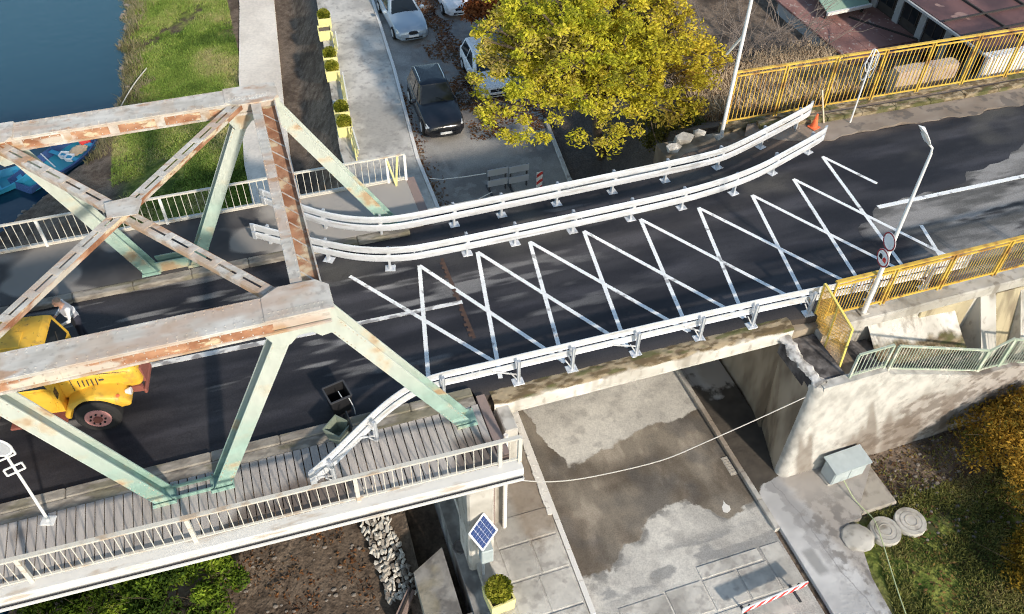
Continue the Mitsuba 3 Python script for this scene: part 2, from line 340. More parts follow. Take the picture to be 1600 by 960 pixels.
scene['river_water'] = {'type': 'bumpmap', 'arbitrary': mikit.proc(lambda p, n, uv: fbm(p.x * 1.5, p.y * 2.4, 0., 3), eps=.02), 'scale': .010,
    'bsdf': {'type': 'principled', 'base_color': mikit.proc(lambda p, n, uv: mix((.005, .026, .050), (.020, .074, .105), smoothstep(24., 46., p.y + 5 * fbm(p.x * .2, p.y * .2, 0., 3)))), 'roughness': .12, 'specular': .5}}
plain('stone_light', (.60, .56, .50), .9); plain('stone_mid', (.42, .38, .33), .9); plain('stone_dark', (.22, .19, .165), .9)
def f_roof(p, n, uv):
    b = fbm(p.x * 1.2, p.y * 1.2, p.z, 4)
    base = mix((.23, .115, .10), (.33, .18, .155), smoothstep(.3, .7, b))
    return mix(base, (.45, .36, .32), smoothstep(.74, .78, fbm(p.x * 7, p.y * 7, 3., 3)))
proc('roof_sheet', f_roof, .7, .3, lambda p, n, uv: fbm(p.x * 8, p.y * 8, 0., 3), .01)
def f_roof2(p, n, uv):
    b = fbm(p.x * .8, p.y * .8, p.z, 4)
    base = mix((.085, .045, .045), (.17, .085, .078), smoothstep(.3, .7, b))
    return mix(base, (.38, .24, .20), smoothstep(.76, .80, fbm(p.x * 1.1 + 3, p.y * 1.1, 3., 3)) * .7)
proc('roof_sheet_dark', f_roof2, .65, .35, lambda p, n, uv: fbm(p.x * 6, p.y * 6, 0., 3), .01)
plain('green_sheet', (.30, .42, .32), .5); plain('wall_plaster', (.38, .38, .38), .9); plain('dark_timber', (.05, .04, .035), .8)
plain('bark', (.10, .075, .055), .95); plain('twig', (.20, .165, .145), .9); plain('reed', (.56, .43, .29), .9); plain('reed_pale', (.60, .49, .35), .9)
scene['leaf'] = {'type': 'principledthin', 'base_color': {'type': 'mesh_attribute', 'name': 'vertex_color'}, 'roughness': .6, 'diff_trans': .8, 'spec_trans': 0.0}
def f_truck(p, n, uv):
    g = fbm(p.x * 3, p.y * 3, p.z * 3, 4)
    base = mix((.66, .37, .035), (.74, .45, .055), smoothstep(.3, .7, g))
    base = mix(base, (.40, .24, .06), smoothstep(.56, .74, fbm(p.x * 7, p.y * 7, p.z * 4, 4)) * .6)
    return mix(base, (.10, .06, .03), smoothstep(.80, .84, fbm(p.x * 16, p.y * 16, p.z * 16, 2)) * .6)
proc('truck_yellow', f_truck, .42, .45)
plain('truck_red', (.25, .085, .065), .65); plain('hub_pink', (.55, .26, .24), .6)
plain('rubber', (.022, .021, .021), .85); plain('black_plastic', (.02, .02, .022), .5); plain('dark_glass', (.012, .016, .02), .06, 0, .6)
plain('car_black', (.010, .011, .016), .22, 0, .5, clearcoat=1.0, clearcoat_gloss=.95)
plain('car_silver', (.36, .43, .50), .3, .3, .5, clearcoat=.8); plain('car_white', (.78, .78, .79), .3, 0, .5, clearcoat=.8)
plain('chrome', (.75, .76, .78), .2, .9); plain('lamp_lens', (.80, .82, .84), .12, .2, .6)
plain('red_paint', (.62, .055, .05), .5); plain('sign_white', (.80, .80, .80), .4); plain('sign_grey', (.42, .43, .45), .5)
plain('orange_plastic', (.80, .16, .06), .5); plain('bin_green', (.20, .23, .18), .55); plain('bin_black', (.018, .018, .02), .4)
plain('boat_blue', (.03, .07, .19), .5); plain('boat_teal', (.03, .23, .32), .5); plain('boat_sky', (.035, .27, .44), .5)
plain('skin', (.52, .30, .22), .6); plain('vest_grey', (.38, .38, .42), .85); plain('shirt_white', (.75, .75, .77), .85); plain('trouser_dark', (.03, .032, .05), .9); plain('hair_grey', (.33, .24, .19), .9)
plain('solar_cell', (.035, .065, .20), .15, .2, .6); proc('cabinet_grey', lambda p, n, uv: mix((.36, .41, .42), (.50, .55, .555), fbm(p.x * 2, p.y * 2, p.z * 2, 4)) * (.85 + .2 * fbm(p.x * 9, p.y * 9, p.z * 2, 3)), .5); plain('planter_yellow', (.75, .68, .30), .7); plain('planter_soil', (.16, .12, .09), .95)
plain('cord_green', (.45, .50, .28), .7); plain('cable_grey', (.50, .47, .43), .6); plain('steel_brown', (.25, .185, .165), .75); plain('barrier_grey', (.40, .43, .48), .6); plain('steel_dark', (.05, .05, .055), .6)
plain('kerb_pale', (.72, .69, .65), .85); proc('slab_yellow', lambda p, n, uv: mix(mix((.34, .28, .18), (.52, .45, .30), fbm(p.x * 2, p.y, p.z * 1.2, 4)), (.20, .16, .11), smoothstep(.5, .68, fbm(p.x * 3, 0., p.z * .5, 4)) * .8), .9); plain('white_block', (.70, .70, .70), .8); plain('bottle_white', (.8, .8, .8), .4)
def f_sheet(p, n, uv):
    b = fbm(p.y * 1.5, p.z * 1.5, p.x, 4)
    base = mix((.78, .42, .06), (.82, .52, .12), b)
    base = mix(base, (.80, .60, .42), smoothstep(.1, -.7, p.z + .7 * (b - .5)))
    return mix(base, (.40, .20, .06), smoothstep(.58, .70, fbm(p.y * 4, p.z * 2, 3., 4)) * .5)
proc('wall_slab', lambda p, n, uv: mix(mix((.16, .15, .145), (.34, .325, .31), smoothstep(.3, .7, fbm(p.x * 2.4, p.y * 2.4, p.z, 4))), (.30, .26, .17), smoothstep(.5, .7, fbm(p.x * 1.3, p.y * 1.3, 4., 3)) * .5), .9, .2, lambda p, n, uv: fbm(p.x * 9, p.y * 9, p.z * 9, 4), .03)
proc('pad_concrete', lambda p, n, uv: mix((.21, .18, .15), (.38, .34, .29), smoothstep(.3, .7, fbm(p.x * 3, p.y * 3, 2., 5))), .92, .2, lambda p, n, uv: fbm(p.x * 12, p.y * 12, 0., 4), .02)
proc('kerb_dull', lambda p, n, uv: mix(mix((.17, .15, .13), (.36, .325, .28), smoothstep(.3, .7, fbm(p.x * 2.4, p.y * 5, p.z * 5, 4))), (.13, .12, .07), smoothstep(.55, .72, fbm(p.x * 1.2, p.y * 4, 3., 4)) * .6), .92, .2, lambda p, n, uv: fbm(p.x * 12, p.y * 12, p.z * 12, 4), .03)
proc('ochre_sheet', f_sheet, .6)
proc('fascia_paint', lambda p, n, uv: mix((.62, .605, .58), (.42, .34, .26), smoothstep(.56, .74, fbm(p.x * 1.6, p.y * 6, p.z * 6, 4)) * .7), .7)
proc('dirt_pavement', lambda p, n, uv: mix(mix((.17, .13, .10), (.33, .275, .23), fbm(p.x * 1.2, p.y * 2, 1., 4)), (.10, .09, .085), smoothstep(.55, .7, fbm(p.x * 3, p.y * 3, 5., 3)) * .6), .92, .2)
# ---------------------------------------------------------------- terrain and surfaces
def wallx(y): return .2 + np.maximum(0, np.asarray(y) - 19) * .0957
def edgex(y):                                            # the river's edge
    y = np.asarray(y, float)
    return np.interp(y, [-20, 5, 15, 21, 24, 26, 29, 33, 36, 60], [-14, -14, -15.5, -16, -14.2, -12.2, -10.6, -10.0, -10.0, -10.0]) + .5 * (meshkit.fbm(np.stack([y * .9, y * 0, y * 0], -1), 3, 3) - .5) * 2
def zground(X, Y):
    w = wallx(Y); e = edgex(Y)
    z = np.full(X.shape, -6.62)
    t = np.where(Y > 7.5, np.clip((X - (w - 1.75)) / 1.4, 0, 1), np.clip((X - (w - .45)) / .3, 0, 1))
    z = z + t * (6.62 - 4.76)
    s = np.clip((-4.3 - X) / np.maximum(.1, -4.3 - (e + .8)), 0, 1)
    z = np.where(X < -4.3, -6.62 - 1.0 * s, z)
    b = np.clip((e + .8 - X) / 1.6, 0, 1)
    z = np.where(X < e + .8, -7.62 - 1.8 * b, z)
    em = np.clip((Y - 10.2) / 4.0, 0, 1); ex = np.clip((X - 10.5) / 1.5, 0, 1)
    z = np.where((X > 10) & (Y > 3), np.maximum(z, (-.35 - em * 2.7) * ex + z * (1 - ex)), z)
    q = np.stack([X * .8, Y * .8, X * 0], -1)
    rough = (X < -4.3) | ((X > 10.2) & ((Y < -1.7) | (Y > 10)))
    z = z + np.where(rough, .22, .03) * (meshkit.fbm(q, 4, 5) - .5) + np.where(rough, .1, .0) * (meshkit.fbm(q * 4, 3, 6) - .5)
    return np.where(rough | (X < 9), z, np.minimum(z, -4.75))
xs = np.unique(np.concatenate([np.linspace(-80, -18, 20), np.arange(-18, 36, .25), np.linspace(36, 110, 20)]))
ys = np.unique(np.concatenate([np.linspace(-50, -9, 14), np.arange(-9, 48, .25), np.linspace(48, 130, 20)]))
struct('ground', grid(xs, ys, zground), 'ground_soil', smooth=True)
struct('river', box(-90, -8.2, -60, 140, -8.3, -8.0), 'river_water')
KL = [(2.44, -9), (2.48, -3.7), (2.66, 3.1), (2.9, 9), (3.0, 14.6), (3.03, 17.4), (3.75, 25), (4.27, 32.6), (5.1, 44)]
KR = [(8.27, -9), (8.27, -3), (8.21, 3), (8.57, 14.2), (9.15, 18.6), (10.5, 24), (12., 44)]
kl = lambda y: float(np.interp(y, [b for a, b in KL], [a for a, b in KL]))
kr = lambda y: float(np.interp(y, [b for a, b in KR], [a for a, b in KR]))
struct('street', prism(KL + KR[::-1], -4.95, -4.70), 'street_surface')
pv = prism([(wallx(-9) + .05, -9), (wallx(19) + .05, 19), (wallx(44) + .05, 44)] + [(a - .17, b) for a, b in KL[::-1]], -4.95, -4.58)
struct('left_pavement', pv, 'pavement_concrete')
struct('right_pavement', prism([(a + .17, b) for a, b in KR[:3]] + [(8.4, 9), (9.8, 9), (9.8, -1.4), (12.3, -1.5), (12.25, -1.9), (11.0, -3.1), (10.85, -3.42), (10.4, -3.45), (10.28, -3.7), (10.25, -4.4), (10.02, -5.1), (9.9, -6.2), (9.3, -9)], -4.95, -4.60), 'right_pavement_concrete')
def kerbs(name, pts, side, mat, wid=.15, top=-4.56):
    """kerb stones laid one by one along a line"""
    for (a, b), (c, d) in zip(pts[:-1], pts[1:]):
        n = max(1, int(round(math.hypot(c - a, d - b) / 1.0)))
        for i in range(n):
            p0 = V(a, b) + (V(c, d) - V(a, b)) * (i / n); p1 = V(a, b) + (V(c, d) - V(a, b)) * ((i + 1) / n)
            g = (p1 - p0) / np.linalg.norm(p1 - p0) * .008
            p0 = p0 + g; p1 = p1 - g; dz = random.uniform(-.008, .008)
            m = bar((p0[0] + side * wid / 2, p0[1], (top - 4.9) / 2 + dz), (p1[0] + side * wid / 2, p1[1], (top - 4.9) / 2 + dz), wid - .004, top + 4.9)
            put('kerb_stone', m, mat, name)
kerbs('left_pavement', KL[1:], -1, 'kerb_pale')
kerbs('right_pavement', KR[1:5], 1, 'pavement_concrete')
struct('promenade_path', prism([(-4.1, 10), (-4.2, 22), (-3.65, 29.7), (-2.75, 38), (-2.4, 46), (.1, 46), (-.75, 38), (-1.75, 26.7), (-2.1, 22), (-2.2, 10)], -6.8, -6.5), 'path_concrete')
# broken slabs laid at the near end of the street
for (x0, y0, x1, y1, m) in [(3.1, -4.6, 4.45, -3.72, 'pavement_concrete'), (4.5, -4.55, 5.55, -3.68, 'pavement_concrete'), (5.6, -4.6, 6.6, -3.72, 'pavement_concrete'), (5.62, -3.66, 7.5, -3.3, 'pavement_concrete'), (6.66, -4.6, 7.55, -3.72, 'pavement_concrete'),
                            (3.6, -5.6, 4.9, -4.66, 'pavement_concrete'), (4.96, -5.6, 6.2, -4.66, 'pavement_concrete'), (6.26, -5.6, 7.5, -4.66, 'pavement_concrete'), (7.6, -4.6, 8.2, -3.3, 'pavement_concrete')]:
    b = rbox(x0, x1, y0, y1, -4.75, -4.682 + random.uniform(0, .008), .012)
    put('slab', at(b, 0, 0, 0), m, 'street')
for (x0, y0, x1, y1) in [(.62, -2.2, 1.5, -1.2), (1.54, -2.2, 2.3, -1.2), (.55, -3.3, 1.35, -2.25), (1.4, -3.3, 2.28, -2.25), (.9, -4.5, 2.28, -3.35), (.6, -1.15, 2.3, -.3)]:
    put('slab', rbox(x0, x1, y0, y1, -4.66, -4.563 + random.uniform(0, .012), .015), 'pavement_concrete', 'left_pavement')
# drain covers in the right kerb line
tag(put('drain_cover', [box(8.02, 8.2, -.9 + k * .09, -.84 + k * .09, -4.71, -4.675) for k in range(7)] + [box(8.0, 8.22, -.95, -.28, -4.71, -4.69)], 'stone_mid'), 'rusty oblong drain grating at the wet right kerb under the bridge', 'drain')
# ---------------------------------------------------------------- retaining wall along the promenade (left of the planters)
w = thing('embankment_wall', 'dark stained concrete embankment wall below the yellow planters', 'wall')
yy = np.concatenate([np.arange(-9, 20, 1.0), np.arange(20, 46, 1.5)])
def wallsheet(x0, x1, z0, z1, y0, y1, step=.5):
    Y = np.arange(y0, y1 + .01, step); v, f = [], []
    for i, y in enumerate(Y):
        for t in np.linspace(0, 1, 6):
            q = V(wallx(y) + x0 + (x1 - x0) * t, y, z0 + (z1 - z0) * t)
            k = meshkit.fbm(q * 1.3, 3, 2) - .5
            v.append([q[0] + .1 * k, y, q[2] + .06 * k])
    for i in range(len(Y) - 1):
        for j in range(5):
            a = i * 6 + j; f += [[a, a + 1, a + 7], [a, a + 7, a + 6]]
    return tm(v, f)
put('slope', wallsheet(-1.55, -.35, -6.52, -4.9, 8, 46), 'dark_concrete', w, smooth=True)
put('coping', sweep([(wallx(y) - .12, y, -4.62) for y in yy], [(-.17, -.3), (.17, -.3), (.17, .08), (-.17, .08)]), 'concrete', w)
# near side: trench, inclined slabs and a thin wall edge
put('top_slab', hexa([[-1.78, -9, -6.8], [-.78, -9, -6.8], [-1.74, -.65, -6.8], [-.79, -.22, -6.8], [-1.78, -9, -5.35], [-.78, -9, -5.25], [-1.74, -.65, -5.42], [-.79, -.22, -5.28]]), 'wall_slab', w)
put('top_slab', hexa([[-.48, -9, -6.8], [.02, -9, -6.8], [-.50, 6, -6.8], [.0, 6, -6.8], [-.48, -9, -5.16], [.02, -9, -5.02], [-.50, 6, -5.22], [.0, 6, -5.1]]), 'wall_slab', w)
put('cross_wall', box(-.79, -.49, -3.2, -2.35, -6.6, -5.27), 'wall_slab', w)
put('lower_ledge', hexa([[-2.0, -9, -6.8], [-1.78, -9, -6.8], [-2.0, 2.4, -6.8], [-1.45, 2.4, -6.8], [-2.0, -9, -6.2], [-1.78, -9, -6.0], [-2.0, 2.4, -6.3], [-1.45, 2.4, -6.15]]), 'ground_soil', w)
put('edge_pipe', tube(smoothpath([(.24, 2.5, -4.98), (.19, 1.17, -4.95), (-.06, -.72, -4.95), (-.02, -2.7, -4.95), (.03, -9, -4.95)]), .04, 8), 'rubber', w)
put('manhole', [m_ for m_ in [at(tube([(0, 0, -5.2), (0, 0, -5.13)], .19, 24), -.30, -.45), at(ring((0, 0, -5.135), (0, 0, 1), .19, .23, .05), -.30, -.45)]], 'dark_concrete', w)
# riprap strip
tag('stone_revetment', 'strip of piled pale rubble stones on the slope below the walkway', 'stones')
R_ = np.random.default_rng(3)
base_st = [mikit.ply(rock((0, 0, 0), (.075 + .02 * (i % 3), .125 + .03 * (i % 2), .08), i, 11 + i % 4), 'stone_light') for i in range(12)]
for r_ in range(52):
    y = 3.1 - r_ * .17
    if -1.75 < y < -.85: continue
    for c_ in range(7):
        t = (c_ + .5 + .5 * (R_.random() - .5)) / 7
        x0, x1 = np.interp(y, [-5, -.4, 2.3, 3.2], [-2.5, -2.63, -2.87, -2.95]), np.interp(y, [-5, -.4, 2.3, 3.2], [-1.98, -1.72, -2.02, -2.1])
        x = x0 + (x1 - x0) * t; yq = y + .09 * (R_.random() - .5)
        put('stone', base_st[int(R_.integers(12))], ('stone_light', 'stone_light', 'stone_mid', 'stone_light', 'stone_light', 'stone_dark')[int(R_.integers(6))], 'stone_revetment',
            to=T().translate([x, yq, -6.44 + .26 * t + .04 * R_.random()]).rotate([0, 0, 1], float(R_.normal(-12, 22))).rotate([0, 1, 0], float(R_.normal(0, 14))).scale(.75 + .45 * R_.random()))
b = thing('timber_board', 'dark brown timber board lying across the rubble stones', 'board')
put('board', hexa([[-2.62, -1.55, -6.4], [-2.42, -1.7, -6.4], [-1.95, -.72, -6.4], [-1.8, -.86, -6.4], [-2.62, -1.55, -6.1], [-2.42, -1.7, -6.16], [-1.95, -.72, -6.02], [-1.8, -.86, -6.08]]), 'steel_brown', b)
put('batten', bar((-2.5, -1.62, -6.09), (-1.88, -.80, -6.01), .05, .05), 'dark_timber', b)
#@@PART2
# ---------------------------------------------------------------- the road over both spans
ROAD = [(-24, .93), (.52, .93), (.6, .62), (9.4, .62), (10.3, .48), (28, .48), (28, 7.75), (24, 7.65), (15.5, 7.9), (13.2, 8.9), (10.4, 8.6), (9.4, 7.95), (.6, 7.95), (.52, 7.5), (-24, 7.2)]
struct('road', prism(ROAD, -.22, 0), 'asphalt_new')
OLD = [(15.0, 4.05), (16.4, 4.25), (18.3, 4.3), (19.1, 4.75), (20.4, 4.9), (22.1, 5.55), (24, 5.75), (28, 6.2), (28, .5), (12.4, .5), (12.2, 1.4), (12.6, 2.2), (13.4, 2.8), (14.0, 3.5)]
OLD = [(a_ + .10 * math.sin(b_ * 9), b_ + .07 * math.sin(a_ * 6)) if .6 < b_ and a_ < 27 else (a_, b_) for p_, q_ in zip(OLD, OLD[1:] + OLD[:1]) for a_, b_ in [(p_[0] + (q_[0] - p_[0]) * t_, p_[1] + (q_[1] - p_[1]) * t_) for t_ in (0, .25, .5, .75)]]
put('old_surface', prism(OLD, -.05, .004), 'asphalt_old', 'road')
# painted lines
def line(a, b, w, mat, z=.008):
    put('painted_line', bar((a[0], a[1], z - .01), (b[0], b[1], z - .01), w, .02), mat, 'road')
apex = [(.42, 5.85), (2.21, 5.9), (3.85, 5.87), (5.6, 5.84), (7.5, 5.84), (9.5, 5.8), (11.46, 5.86), (13.21, 6.21), (14.84, 7.02)]
def zig(a, b, z=.008):
    put('hatch_line', bar((a[0], a[1], z - .01), (b[0], b[1], z - .01), .115, .02), 'road_paint', 'road')
def ext(a, b, y):
    t = (y - a[1]) / (b[1] - a[1]); return (a[0] + (b[0] - a[0]) * t, y)
long_ = [(2.71, 1.81), (4.54, 1.79), (6.3, 1.79), (8.02, 1.77), (9.91, 1.74), (11.75, 1.90), (13.47, 2.09), (15.86, .95)]
steep = [(-.36, 1.86), (1.50, 1.85), (3.2, 1.71), (5.02, 1.79), (6.87, 1.76), (8.64, 1.83), (10.6, 1.74), (12.5, 1.97), (14.08, 1.90)]
zig((-1.6, 6.02), ext((-1.6, 6.02), (1.17, 1.94), 1.6))
for i, a in enumerate(apex):
    zig(a, ext(a, steep[i], 1.05 if i < 8 else 1.5), .008)
    if i < 8: zig(a, ext(a, long_[i], 1.05), .012)
zig((14.84, 7.02), (15.72, 5.17), .012)
zig((15.75, 2.92), ext((15.75, 2.92), (15.45, 1.8), 1.1), .012)
line((-14, 4.45), (-2.9, 4.12), .17, 'road_paint_worn'); line((-2.5, 4.11), (1.2, 4.03), .14, 'road_paint_worn'); line((15.0, 4.1), (28, 3.95), .16, 'road_paint', .012)
# expansion joint with worn teeth
plain('joint_rust', (.075, .045, .035), .85)
tag(put('expansion_joint', [box(1.07, 1.17, 2.6, 5.95, -.01, .006)] + [box(1.0 + .03 * (k % 2) + .02 * math.sin(k * 5), 1.11 + .05 * (k % 2), 2.7 + .2 * k, 2.79 + .2 * k, 0, .022) for k in range(16) if k not in (6, 7, 10, 11)], 'joint_rust'), 'dark rusty toothed expansion joint across the road', 'joint')
# ---------------------------------------------------------------- the truss bridge
B = thing('truss_bridge', 'faded green and cream riveted steel truss bridge with rusty top chords', 'bridge')
def hmember(name, a, b, y, wf, d=.36, mat='steel_paint'):
    A, Bq = V(a[0], y, a[1]), V(b[0], y, b[1])
    m = [bar(A, Bq, wf, .03, up=(0, 1, 0), off=(0, -d / 2)), bar(A, Bq, wf, .03, up=(0, 1, 0), off=(0, d / 2)), bar(A, Bq, .03, d - .03, up=(0, 1, 0))]
    put(name, m, mat, B)
for y, o in ((.0, -1), (7.88, 1)):
    hmember('end_post', (.08, .1), (-2.72, 4.8), y, .34)
    hmember('diagonal', (-5.72, .1), (-3.42, 4.8), y, .34)
    hmember('diagonal', (-6.95, .1), (-9.0, 4.8), y, .34)
    hmember('diagonal', (-12.4, .1), (-9.9, 4.8), y, .34)
    yc = y - .11
    # top chord: cover plate, recessed rusty webs, battens and bottom angles
    put('top_chord', [rbox(-16, -2.5, yc - .35, yc + .35, 5.22, 5.25, .006), box(-16, -2.6, yc - .30, yc + .30, 4.95, 5.22)], 'chord_paint', B)
    put('chord_web', [box(-16, -3.7, yc - .315, yc - .30, 4.93, 5.215), box(-16, -3.7, yc + .30, yc + .315, 4.93, 5.215)], 'rusty_steel', B)
    for s in (-1, 1):
        put('chord_angle', [box(-16, -2.6, min(yc + s * .30, yc + s * .35), max(yc + s * .30, yc + s * .35), 4.88, 4.93), box(-16, -2.6, min(yc + s * .335, yc + s * .35), max(yc + s * .335, yc + s * .35), 5.17, 5.218)], 'chord_paint', B)
        for k in range(11):
            x = -4.35 - k * 1.08
            put('chord_batten', box(x - .11, x + .11, min(yc + s * .316, yc + s * .332), max(yc + s * .316, yc + s * .332), 4.932, 5.168), 'chord_paint' if o > 0 else 'rusty_steel', B)
    # gusset plates: a chamfered cover on top and side plates where the members meet
    for gx, tip in ((-3.1, True), (-9.45, False)):
        x0, x1 = gx - .72, gx + (.58 if tip else .72)
        q = [(x0, yc - .36), (x1, yc - .36), (x1 + .02, yc + .3), (x1 - .22, yc + .52), (x0 + .35, yc + .52), (x0, yc + .3)]
        if o > 0: q = [(x0, yc - .30), (x0 + .3, yc - .5), (x1 - .15, yc - .5), (x1, yc - .3), (x1, yc + .36), (x0, yc + .36)]
        put('gusset_plate', prism(q, 5.252, 5.285), 'chord_paint', B)
        for s in (-1, 1):
            yy_ = y + s * .205 - .02
            poly = [(gx - .78, 5.16), (gx - .85, 4.86), (gx - .62, 4.42), (gx - .36, 4.42), (gx - .18, 4.62), (gx + .10, 4.62), (gx + .26, 4.46), (gx + .52, 4.50), (gx + .62, 4.86), (gx + .6, 5.16)]
            put('gusset_plate', prism_y(poly, yy_ - (.13 if s < 0 else -.0), yy_ - (.105 if s < 0 else -.025)), 'steel_paint', B)
        rv = [trimesh.creation.icosphere(subdivisions=1, radius=.016) for _ in range(26)]
        for i, r_ in enumerate(rv): r_.apply_translation([x0 + .1 + (i % 13) * .085, yc - .28 + (i // 13) * .12, 5.287])
        tag(put('rivet', rv, 'chord_paint', B), kind='stuff')
    # feet: shoe plates on the kerb line and plates between the diagonals
    for fx in (.10, -5.70, -6.97):
        put('shoe_plate', [rbox(fx - .26, fx + .26, y - .27, y + .27, .10, .14, .01), box(fx - .24, fx + .24, y - .255, y - .235, .14, .2)], 'steel_paint', B)
        bl = [tube([(fx + dx, y + dy, .14), (fx + dx, y + dy, .17)], .018, 6) for dx in (-.2, .2) for dy in (-.21, .21)]
        tag(put('bolt', bl, 'steel_brown', B), kind='stuff')
    fh = .46 if o > 0 else .2
    for s in (-1, 1): put('foot_plate', prism_y([(-6.72, .105), (-5.95, .105), (-5.88, fh), (-6.80, fh)], y + s * .155 - .015, y + s * .155 + .015), 'steel_paint', B)
rv0 = trimesh.creation.icosphere(subdivisions=0)
def rivets(a, b, step, r=.017):
    a, b = V(*a), V(*b); n = int(np.linalg.norm(b - a) / step); out = []
    for k in range(n + 1):
        q = a + (b - a) * k / n; m = rv0.copy(); m.vertices = m.vertices * r + q; out.append(m)
    return out
rr = []
for yc in (-.11, 7.77):
    for e in (-.31, -.22, .22, .31): rr += rivets((-12, yc + e, 5.253), (-3.85, yc + e, 5.253), .17)
    for z in (4.98, 5.13): rr += rivets((-12, yc - .335, z), (-3.9, yc - .335, z), .19)
for y in (.0, 7.88):
    for (a, b) in (((.08, .1), (-2.72, 4.8)), ((-5.72, .1), (-3.42, 4.8)), ((-6.95, .1), (-9.0, 4.8))):
        d = V(b[0] - a[0], b[1] - a[1]); d = d / np.linalg.norm(d); nn = V(-d[1], d[0])
        for e in (-.13, .13):
            for t0, t1 in ((.3, 1.0), (4.3, 5.1)):
                A_, B_ = V(*a) + d * t0 + nn * e, V(*a) + d * t1 + nn * e
                rr += rivets((A_[0], y - .197, A_[1]), (B_[0], y - .197, B_[1]), .12)
for e in (-.27, -.10): rr += rivets((-2.92 + e, .6, 5.243), (-2.92 + e, 7.1, 5.243), .18)
tag(put('rivet', rr, 'chord_paint', B), kind='stuff')
# portal strut: open trough with a pale left plate, a rusty bottom and a thin right flange
def strut(x, nm):
    put(nm, [rbox(x - .30, x - .06, .22, 7.4, 5.21, 5.24, .006), box(x - .30, x - .27, .22, 7.4, 4.92, 5.21), box(x - .08, x - .06, .22, 7.4, 5.06, 5.21)], 'chord_paint', B)
    put('strut_trough', [box(x - .06, x + .27, .3, 7.35, 5.04, 5.06)], 'rusty_steel', B)
    put('strut_flange', [box(x + .27, x + .30, .22, 7.4, 4.92, 5.24)], 'chord_paint', B)
    for k in range(12): put('strut_lacing', bar((x - .05, .95 + k * .55, 5.07), (x + .26, .5 + k * .55, 5.07), .03, .012), 'chord_paint', B)
strut(-2.92, 'portal_strut'); strut(-9.45, 'cross_strut')
# cross bracing of the top: pairs of angles tied by battens
def brace(a, b, z, rustside):
    a, b = V(a[0], a[1], z), V(b[0], b[1], z)
    L = np.linalg.norm(b - a)
    put('brace_angle', bar(a, b, .115, .012, off=(.085, .05)), 'chord_paint', B); put('brace_angle', bar(a, b, .012, .13, off=(.145, -.01)), 'rusty_steel' if rustside > 0 else 'chord_paint', B)
    put('brace_angle', bar(a, b, .115, .012, off=(-.085, .05)), 'chord_paint', B); put('brace_angle', bar(a, b, .012, .13, off=(-.145, -.01)), 'rusty_steel' if rustside < 0 else 'chord_paint', B)
    n = int(L / .74)
    for k in range(n + 1):
        q = a + (b - a) * ((k + .5) / (n + 1)); d = (b - a) / L
        put('brace_batten', bar(q - d * .09, q + d * .09, .27, .012, off=(0, .064)), 'chord_paint', B)
brace((-3.5, .35), (-9.1, 7.5), 5.04, -1); brace((-3.55, 7.45), (-9.1, .35), 5.16, 1)
brace((-9.8, .35), (-15.4, 7.5), 5.04, -1); brace((-9.8, 7.45), (-15.4, .35), 5.16, 1)
put('brace_gusset', prism([(-6.62, 3.66), (-6.0, 3.62), (-5.9, 4.1), (-6.12, 4.28), (-6.68, 4.22)], 5.232, 5.25), 'chord_paint', B)
# deck, kerbs, walkways
put('deck_slab', box(-24, .5, .02, 7.4, -.62, -.225), 'abutment_concrete', B)
put('floor_beam', [box(x - .12, x + .12, -1.2, 9.7, -.75, -.3) for x in (-15, -12.4, -9.4, -6.3, -3.1, -.1)], 'steel_paint', B)
for k in range(12):
    x1 = .5 - k * 1.6
    put('kerb', rbox(x1 - 1.59, x1, .64, .925, -.2, .13 + random.uniform(-.012, .006), .03), 'kerb_dull', B)
    put('kerb', rbox(x1 - 1.59, x1, 7.26, 7.56, -.2, .15 + random.uniform(-.012, .006), .03), 'kerb_dull', B)
put('walkway_ledge', rbox(-24, .5, .36, .636, -.2, .10, .01), 'kerb_dull', B)
pl = [mikit.ply(rbox(-.094, .094, -.95, .92, 0, .055, .008), 'plank_wood') for _ in range(1)]
for k in range(80):
    x = .44 - k * .2
    yb = -1.24 - (x + 10.3) * .0278
    put('plank', rbox(x - .088, x + .088, yb + .02, .352, .05 + random.uniform(-.003, .003), .104 + random.uniform(-.005, .006), .008), 'plank_wood', B)
put('walkway_stringer', [box(-24, .5, -.9, -.8, -.25, .04), box(-24, .5, .1, .2, -.22, .04)], 'steel_dark', B)
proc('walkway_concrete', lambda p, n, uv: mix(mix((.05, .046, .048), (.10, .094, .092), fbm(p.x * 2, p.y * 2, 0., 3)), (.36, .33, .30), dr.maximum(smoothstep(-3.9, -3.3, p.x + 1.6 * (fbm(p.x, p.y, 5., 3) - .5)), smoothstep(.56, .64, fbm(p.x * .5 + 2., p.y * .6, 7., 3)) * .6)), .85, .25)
put('far_walkway', rbox(-24, 1.0, 7.57, 9.98, -.15, .12, .02), 'walkway_concrete', B)
put('edge_beam', sweep([(-18, -1.02, 0), (1.02, -1.56, 0)], [(.06, .10), (-.22, .075), (-.25, .03), (-.25, -.13), (-.20, -.14), (-.20, -.21), (-.30, -.215), (-.30, -.25), (-.16, -.26), (-.16, -.5), (.06, -.5)]), 'fascia_paint', B)
put('gutter_strip', sweep([(-18, -1.02, 0), (1.0, -1.555, 0)], [(-.252, -.21), (-.31, -.21), (-.31, -.19), (-.252, -.19)]), 'steel_dark', B)
put('edge_lip', sweep([(-18, -1.02, 0), (1.0, -1.555, 0)], [(-.312, -.25), (-.345, -.25), (-.345, -.17), (-.312, -.17)]), 'fascia_paint', B)
put('edge_beam', sweep([(-18, 9.9, 0), (1.02, 9.86, 0)], [(.2, .14), (-.0, .16), (-.0, -.5), (.2, -.5)]), 'cream_paint', B)
